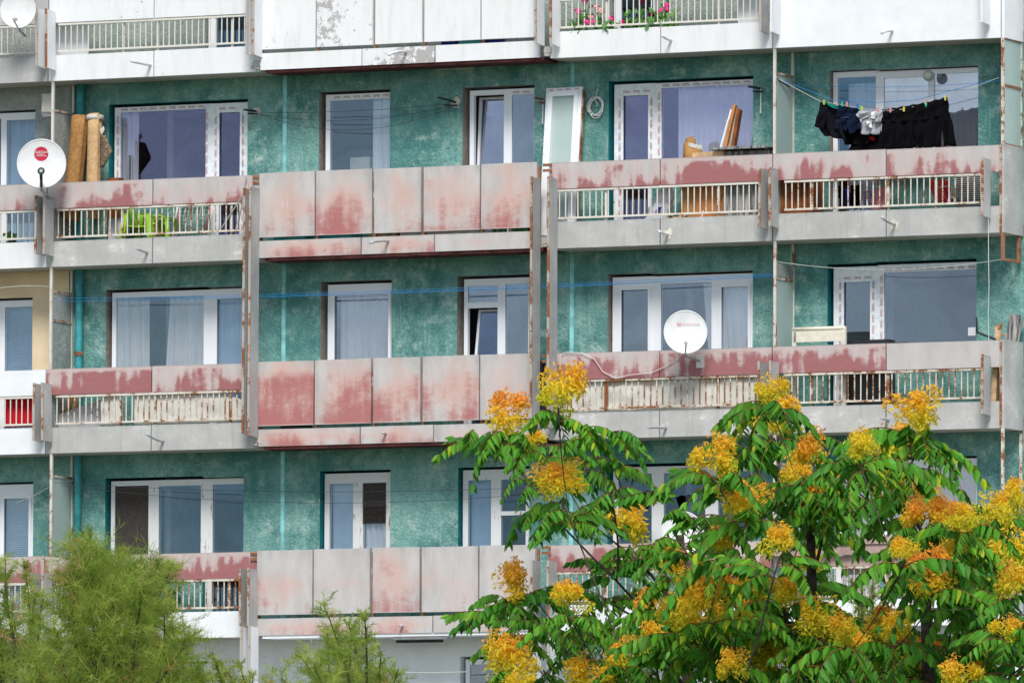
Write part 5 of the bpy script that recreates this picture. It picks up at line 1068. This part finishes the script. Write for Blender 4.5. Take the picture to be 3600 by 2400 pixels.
# --- panicle of winged seeds
def seed_mesh(i):
    r = random.Random(300 + i); m = MB(); cols = []; n = 950
    lobes = [(Vector((0, 0, .02)), .6)] + [(Vector((r.uniform(-.62, .62), r.uniform(-.45, .45), r.uniform(-.55, .42))), r.uniform(.26, .48)) for _ in range(8)]
    org = r.choice((-.45, -.35, -.3, -.2, -.1, .35))
    for _ in range(n):
        c, rad = r.choice(lobes); d = Vector((r.gauss(0, 1), r.gauss(0, 1), r.gauss(0, 1))).normalized(); p = c + d * rad * (r.random() ** .4) * Vector((1, 1, .85)).length / 1.65
        dr = (d * .35 + Vector((r.gauss(0, .7), r.gauss(0, .7), r.gauss(-.35, .6)))).normalized(); sd_ = dr.cross(Vector((r.gauss(0, 1), r.gauss(0, 1), r.gauss(0, 1)))).normalized(); L = r.uniform(.15, .25); wd = L * .34; nn = dr.cross(sd_)
        m.add([p - dr * L * .5, p + sd_ * wd * .5 + nn * .01, p + dr * L * .5 + nn * .03, p - sd_ * wd * .5 - nn * .01], [(0, 1, 2, 3)])
        f = min(1, max(0, .5 + p.z * .75 + org * .5 + r.gauss(0, .16)))
        y_, o_, g_ = Vector((.96, .72, .05)), Vector((.95, .46, .09)), Vector((.70, .72, .06))
        col = g_.lerp(y_, min(1, f / .45)) if f < .45 else y_.lerp(o_, (f - .45) / .55); cols += [tuple(col)] * 4
    me = m.build('seed_cluster', 'seed', at=(0, 0, 0), colors=cols); d = me.data; bpy.data.objects.remove(me); return d
SEED = [seed_mesh(i) for i in range(10)]

OV = 3600 / 2352
CL = [(1283, 885, 1.0), (1160, 943, 1.0), (1290, 1098, 1.0), (1445, 1197, 1.1), (1765, 890, .75), (1778, 955, 1.0), (1640, 1050, .9), (1867, 1035, 1.05), (1890, 1122, .9), (2040, 1012, 1.1), (2092, 945, 1.0), (1970, 1012, .7), (1715, 1150, .9),
      (1650, 1237, .7), (2055, 1105, .8), (2132, 1130, .8), (2172, 1185, 1.1), (1535, 1282, .85), (1168, 1328, 1.05), (1305, 1368, .9), (1612, 1372, 1.35), (1600, 1452, 1.1), (1495, 1395, .95), (1500, 1455, .8), (1752, 1335, .8), (1890, 1405, 1.15), (1757, 1478, 1.1), (1912, 1492, 1.15),
      (2145, 1308, 1.0), (2330, 1255, 1.1), (2345, 1135, .9), (2272, 1165, .9), (2222, 1182, .8), (2020, 1430, .9), (1975, 1475, .8), (2310, 1440, .7), (1172, 1508, 1.15), (1352, 1548, 1.0), (1200, 1562, .7), (2243, 1530, .8), (2065, 1470, .7), (1795, 1352, .8), (1790, 1240, .7), (2205, 1545, .8), (2335, 1330, .8), (2080, 1255, .6), (2115, 1500, .7), (1670, 1525, .7), (1430, 1500, .7), (1850, 1290, .7), (1680, 1330, .7), (1565, 1410, .9), (1645, 1425, .8), (1720, 1405, .7), (1940, 1440, .8), (2250, 1240, .7), (2185, 1250, .7), (2110, 1180, .8), (1832, 1080, .7), (1230, 1010, .5), (1620, 1330, .6), (2060, 1430, .8)]
EX = [(1100, 985), (1250, 1000), (1340, 960), (1390, 975), (1200, 1080), (1350, 1060), (1400, 1040), (1240, 1150), (1330, 1170), (1390, 1110), (1730, 930), (1810, 1000), (1720, 1030), (1690, 1085), (1780, 1090), (1840, 1110), (1930, 1080), (2060, 1050), (2130, 1020), (1600, 1170), 
      (1770, 1190), (1840, 1190), (1560, 1230), (1480, 1260), (1400, 1290), (1450, 1340), (1380, 1350), (1690, 1400), (1760, 1420), (1560, 1490), (1640, 1500), (1690, 1540), (1820, 1540), (1860, 1470), (1960, 1540), (2140, 1240), (2200, 1260),
      (2260, 1230), (2300, 1200), (2220, 1330), (2280, 1330), (2340, 1390), (2250, 1400), (2180, 1370), (2120, 1440), (2180, 1470), (2090, 1540), (2290, 1500), (2340, 1520), (2230, 1460), (2350, 1460), (2330, 1180), (1155, 1395), (1220, 1350), (1250, 1420), (1180, 1440), (1300, 1440), (1360, 1420), (1190, 1545), (1260, 1530), (1340, 1490), (1440, 1440), (1420, 1550), (1510, 1550), (1560, 1410), (1820, 1430), (1830, 1500), (1960, 1400), (2010, 1500), (2155, 1560), (2280, 1560), (1750, 1540), (2170, 1310)]
TREES = [dict(x=2430, d=62.5, label='slim seed laden tree with branches reaching over the pink panels', nodes=[]), dict(x=2790, d=61, label='seed laden tree in the middle of the right foliage, darkest upright trunk', nodes=[]), dict(x=3190, d=60, label='dense seed laden tree at the right edge of the picture', nodes=[])]
for i, (x, y, s_) in enumerate(CL): px = x * OV; TREES[0 if px < 2330 else 1 if px < 2940 else 2]['nodes'].append((px, y * OV, s_))
for x, y in EX: px = (x + TR.uniform(-12, 12)) * OV; TREES[0 if px < 2330 else 1 if px < 2940 else 2]['nodes'].append((px, (y + TR.uniform(-10, 10)) * OV, 0))
for tr in TREES:
    base = T(tr['x'], 1900, tr['d']); base.z = 0
    t = thing('tree_of_heaven', tr['label'], 'tree', base, 'seed laden trees')
    top = T(tr['x'] + (60 if tr['x'] > 2700 else -40), 1880, tr['d'])
    trunk = [base + Vector((0, 0, -.05)), base.lerp(top, .3) + Vector((.10, 0, 0)), base.lerp(top, .55) + Vector((-.06, .05, 0)), base.lerp(top, .8) + Vector((.05, 0, 0)), top]
    pts = []
    for a, b in zip(trunk, trunk[1:]): pts += [a.lerp(b, k / 4) for k in range(4)]
    pts.append(top); MB().tube(pts, .085, 9, .028).build('trunk', 'bark_dark', t, smooth=True)
    nf = 0
    wood = [(p, .04 - .02 * i / len(pts)) for i, p in enumerate(pts) if p.z > 2.2]
    todo = []
    for px, py, s_ in tr['nodes']:
        tip = T(px, py, tr['d'] + TR.uniform(-1.3, 1.3) + (.6 if s_ == 0 else -.7)); todo.append((tip, s_))
    todo.sort(key=lambda k: math.hypot(k[0].x - base.x, k[0].y - base.y) + .25 * abs(k[0].z - top.z))
    for tip, s_ in todo:
        cl = tip.copy(); tip = tip - Vector((0, 0, .14 * max(s_, .3)))
        def cost(wd_):
            v = tip - wd_[0]; h = math.hypot(v.x, v.y); return v.length + max(0, .5 * h + .12 - v.z) * 2.2
        a, ra = min(wood, key=cost); v = tip - a
        mid = a.lerp(tip, .5) + Vector((TR.uniform(-.07, .07), TR.uniform(-.07, .07), -.08 * v.length))
        path = bez(a, mid, tip, 8); r0 = min(ra * .8, .010 + .009 * v.length); wood += [(p, r0 * (1 - .07 * i)) for i, p in enumerate(path) if 1 < i < 8]
        MB().tube(path, r0, 6, .006).build('branch', 'bark' if TR.random() < .5 else 'bark_dark', t, smooth=True)
        if s_:
            dup_o = link('seed_cluster', TR.choice(SEED), cl, t, kind='stuff'); dup_o.rotation_euler = (TR.uniform(-.25, .25), TR.uniform(-.3, .3), TR.uniform(0, 6.28)); q = .195 * s_ * TR.uniform(.9, 1.1); dup_o.scale = (q, q, q * TR.uniform(.9, 1.15))
        n = TR.choice((5, 6, 7)) if s_ else TR.choice((5, 6)); ph = TR.random() * 6.28
        for j in range(n):
            if nf >= 298: break
            nf += 1
            back = TR.uniform(.0, .22); p = tip.lerp(path[6], min(1, back * 2.4))
            az = ph + j * 2.399 + TR.uniform(-.3, .3); L = TR.uniform(.32, .50) * (.82 if tr['x'] < 2500 else 1) * (.95 if s_ else 1)
            o = link('leaf', TR.choice(FROND), p, t); o.scale = (L, L * TR.uniform(.9, 1.15), L)
            o.rotation_euler = (TR.uniform(-.2, .2), TR.uniform(-.35, .30), az)
    print(tr['x'], len(tr['nodes']), nf)

# --- tamarisks: fine feathery plumes
def tamarisk(label, d, stems, seed, dens, dark=.0, group='feathery tamarisks', base_px=None):
    r = random.Random(seed); bx = base_px or sum(s_[0] for s_ in stems) / len(stems); base = T(bx, 2300, d); base.z = 0
    t = thing('tamarisk_shrub', label, 'shrub', base, group); m = MB(); cols = []; ppm = FPX / d
    MB().tube([base + Vector((0, 0, -.05)), base + Vector((.05, 0, .8)), base + Vector((-.03, .05, 1.6))], .11, 8, .06).build('trunk', 'bark_dark', t, smooth=True)
    fork = base + Vector((-.03, .05, 1.6))
    def strand(p, dr, L, w_, col):
        sd_ = dr.cross(DIR).normalized() * w_ * .5; bn = Vector((r.gauss(0, .10), r.gauss(0, .10), r.gauss(-.06, .12))) * L
        q = p + dr * L * .5 + bn * .3; e = p + dr * L + bn * 1.4
        m.add([p - sd_, p + sd_, q + sd_ * .8, q - sd_ * .8, e], [(0, 1, 2, 3), (3, 2, 4)]); cols.extend([col] * 5)
    def spray(p, dr, L, col):
        n = int(46 * dens); dr = dr.normalized(); bend = Vector((r.gauss(0, .3), r.gauss(0, .3), r.gauss(-.15, .2)))
        for k in range(n):
            u = r.random(); q = p + dr * (L * u) + bend * (L * u * u); s_ = Vector((r.gauss(0, 1), r.gauss(0, 1), r.gauss(.15, .9))).normalized(); dd = (dr * r.uniform(.1, .9) + s_ * r.uniform(.4, 1.1)).normalized(); f = r.uniform(.65, 1.35)
            strand(q, dd, L * r.uniform(.18, .72) * (1.15 - .5 * u), r.uniform(.0020, .0040), tuple(min(1, c * f) for c in col))
    for sx_, sy_, tx, ty, wid in stems:
        dd_ = d + r.uniform(-.9, .9); a = T(sx_, sy_, dd_); b = T(tx, ty, dd_ + r.uniform(-.3, .3)); L = (b - a).length
        path = bez(a, a.lerp(b, .5) + Vector((r.uniform(-.12, .12) * L, 0, .08 * L)), b, 10)
        MB().tube(bez(fork, fork.lerp(a, .5) + Vector((0, 0, -.1)), a, 5)[:-1] + path, .022, 5, .004).build('branch', 'bark_dark', t)
        ns = int(L * 46 * dens) + 8
        for k in range(ns):
            u = .10 + .90 * r.random() ** .75; i = min(9, int(u * 10)); p = path[i].lerp(path[i + 1], u * 10 - i); ax = (path[i + 1] - path[i]).normalized()
            s_ = Vector((r.gauss(0, 1), r.gauss(0, 1), r.gauss(0, .8))); s_ = (s_ - ax * s_.dot(ax)).normalized()
            dr = ax * r.uniform(.2, 1.2) + s_ * r.uniform(.5, 1.4) + Vector((0, 0, .12)); h = r.random(); g = Vector((.14, .23, .03)).lerp(Vector((.50, .56, .13)), h * h * .85 + .15 * u)
            if r.random() < .035: g = Vector((.50, .34, .14))
            g = g * (1 - dark); spray(p, dr, wid / ppm * r.uniform(.8, 1.9) * (1.2 - .55 * u), tuple(g))
    m.build('crown', 'tamarisk', t, colors=cols)['kind'] = 'stuff'; return t
S1 = []
rr = random.Random(5)
for tx, ty in [(300, 1890), (330, 1850), (270, 1960), (370, 1930), (420, 1900), (470, 1930), (545, 1925), (585, 1940), (500, 2000), (450, 2020), (250, 2050), (390, 2030), (330, 2100), (560, 2080), (600, 2150), (640, 2190), (500, 2130), (430, 2150), (280, 2180), (210, 2160), (350, 2220), (550, 2230), (620, 2290), (680, 2330), (230, 2270), (450, 2260), (170, 2240), (160, 2330), (380, 2330), (520, 2340), (300, 2340), (720, 2400), (640, 2380), (240, 2390)]:
    S1.append(((tx - 400) * .55 + 400 + rr.uniform(-60, 60), ty + rr.uniform(260, 420), (tx - 400) * 1.12 + 395, ty + 55, rr.uniform(60, 110)))
tamarisk('broad feathery green shrub covering the lowest left balcony', 74, S1, 3, 1.12, -.12, base_px=400)
S2 = [(60, 2300, 20, 1970, 55), (95, 2400, 85, 1985, 40), (110, 2350, 130, 2080, 60), (20, 2400, -10, 2080, 60), (60, 2500, 50, 2180, 90), (10, 2500, 5, 2280, 95), (120, 2450, 150, 2090, 40), (90, 2500, 110, 2250, 80), (0, 2350, -20, 2010, 45)]
tamarisk('thin feathery green shrub at the bottom left corner of the picture', 78, S2, 8, .85, -.1, base_px=40)
S3 = [(1260, 2560, 1140, 2130, 60), (1290, 2560, 1225, 2190, 60), (1270, 2600, 1280, 2160, 45), (1250, 2600, 1190, 2280, 85), (1320, 2600, 1340, 2290, 70), (1340, 2620, 1400, 2350, 70), (1240, 2650, 1100, 2330, 80), (1210, 2650, 1050, 2300, 65), (1180, 2650, 990, 2380, 70), (1280, 2650, 1290, 2380, 90), (1350, 2680, 1380, 2420, 80), (1150, 2680, 930, 2400, 60), (1120, 2700, 1010, 2440, 80), (1220, 2650, 1180, 2400, 90), (1240, 2600, 1235, 2240, 60), (1200, 2600, 1150, 2230, 70)]
tamarisk('feathery green shrub below the middle pink panels', 72, S3, 12, .85, -.2)
S4 = [(900, 2600, 840, 2330, 55), (880, 2600, 780, 2330, 55), (820, 2600, 745, 2290, 40), (900, 2650, 890, 2380, 50)]
tamarisk('low feathery green tips beside the lower white fins', 73, S4, 14, .8, -.05)
S5 = [(3040, 2350, 3030, 2010, 26), (3020, 2350, 2995, 2040, 22), (3060, 2350, 3065, 2080, 34), (3030, 2400, 3025, 2130, 44), (3070, 2420, 3090, 2170, 40)]
tamarisk('slender feathery green shoots behind the right tree', 66, S5, 16, .9, .1)

# --- leafy climber behind the left tree of heaven
t = thing('leafy_climber', 'small leaved dark green climber behind the lowest tree branches', 'climber', F(2200, 2900, -.6)); vr = random.Random(9)
m = MB(); lv = MB()
for i in range(26):
    a = F(vr.uniform(2080, 2330), 2700, -.5); b = F(vr.uniform(1990, 2360), vr.uniform(2130, 2420), -.45); pth = bez(a, a.lerp(b, .6) + Vector((vr.uniform(-.3, .3), 0, .2)), b, 8); m.tube(pth, .006, 4, .003)
    for k in range(70):
        p = pth[vr.randrange(3, 9)] + Vector((vr.gauss(0, .13), vr.gauss(0, .12), vr.gauss(0, .13))); d = Vector((vr.gauss(0, 1), vr.gauss(-.5, .6), vr.gauss(0, 1))).normalized(); a_ = d.cross(Vector((0, 0, 1))).normalized(); b_ = d.cross(a_); s_ = vr.uniform(.022, .045)
        lv.add([p - b_ * s_, p + a_ * s_ * .7, p + b_ * s_ * 1.3, p - a_ * s_ * .7], [(0, 1, 2, 3)])
m.tube([F(2200, 2700, -.5), Vector((F(2200, 2700, -.5).x, -.5, 0))], .03, 6); m.build('stem', 'bark_dark', t); lv.build('foliage', 'leaf_vine', t)['kind'] = 'stuff'
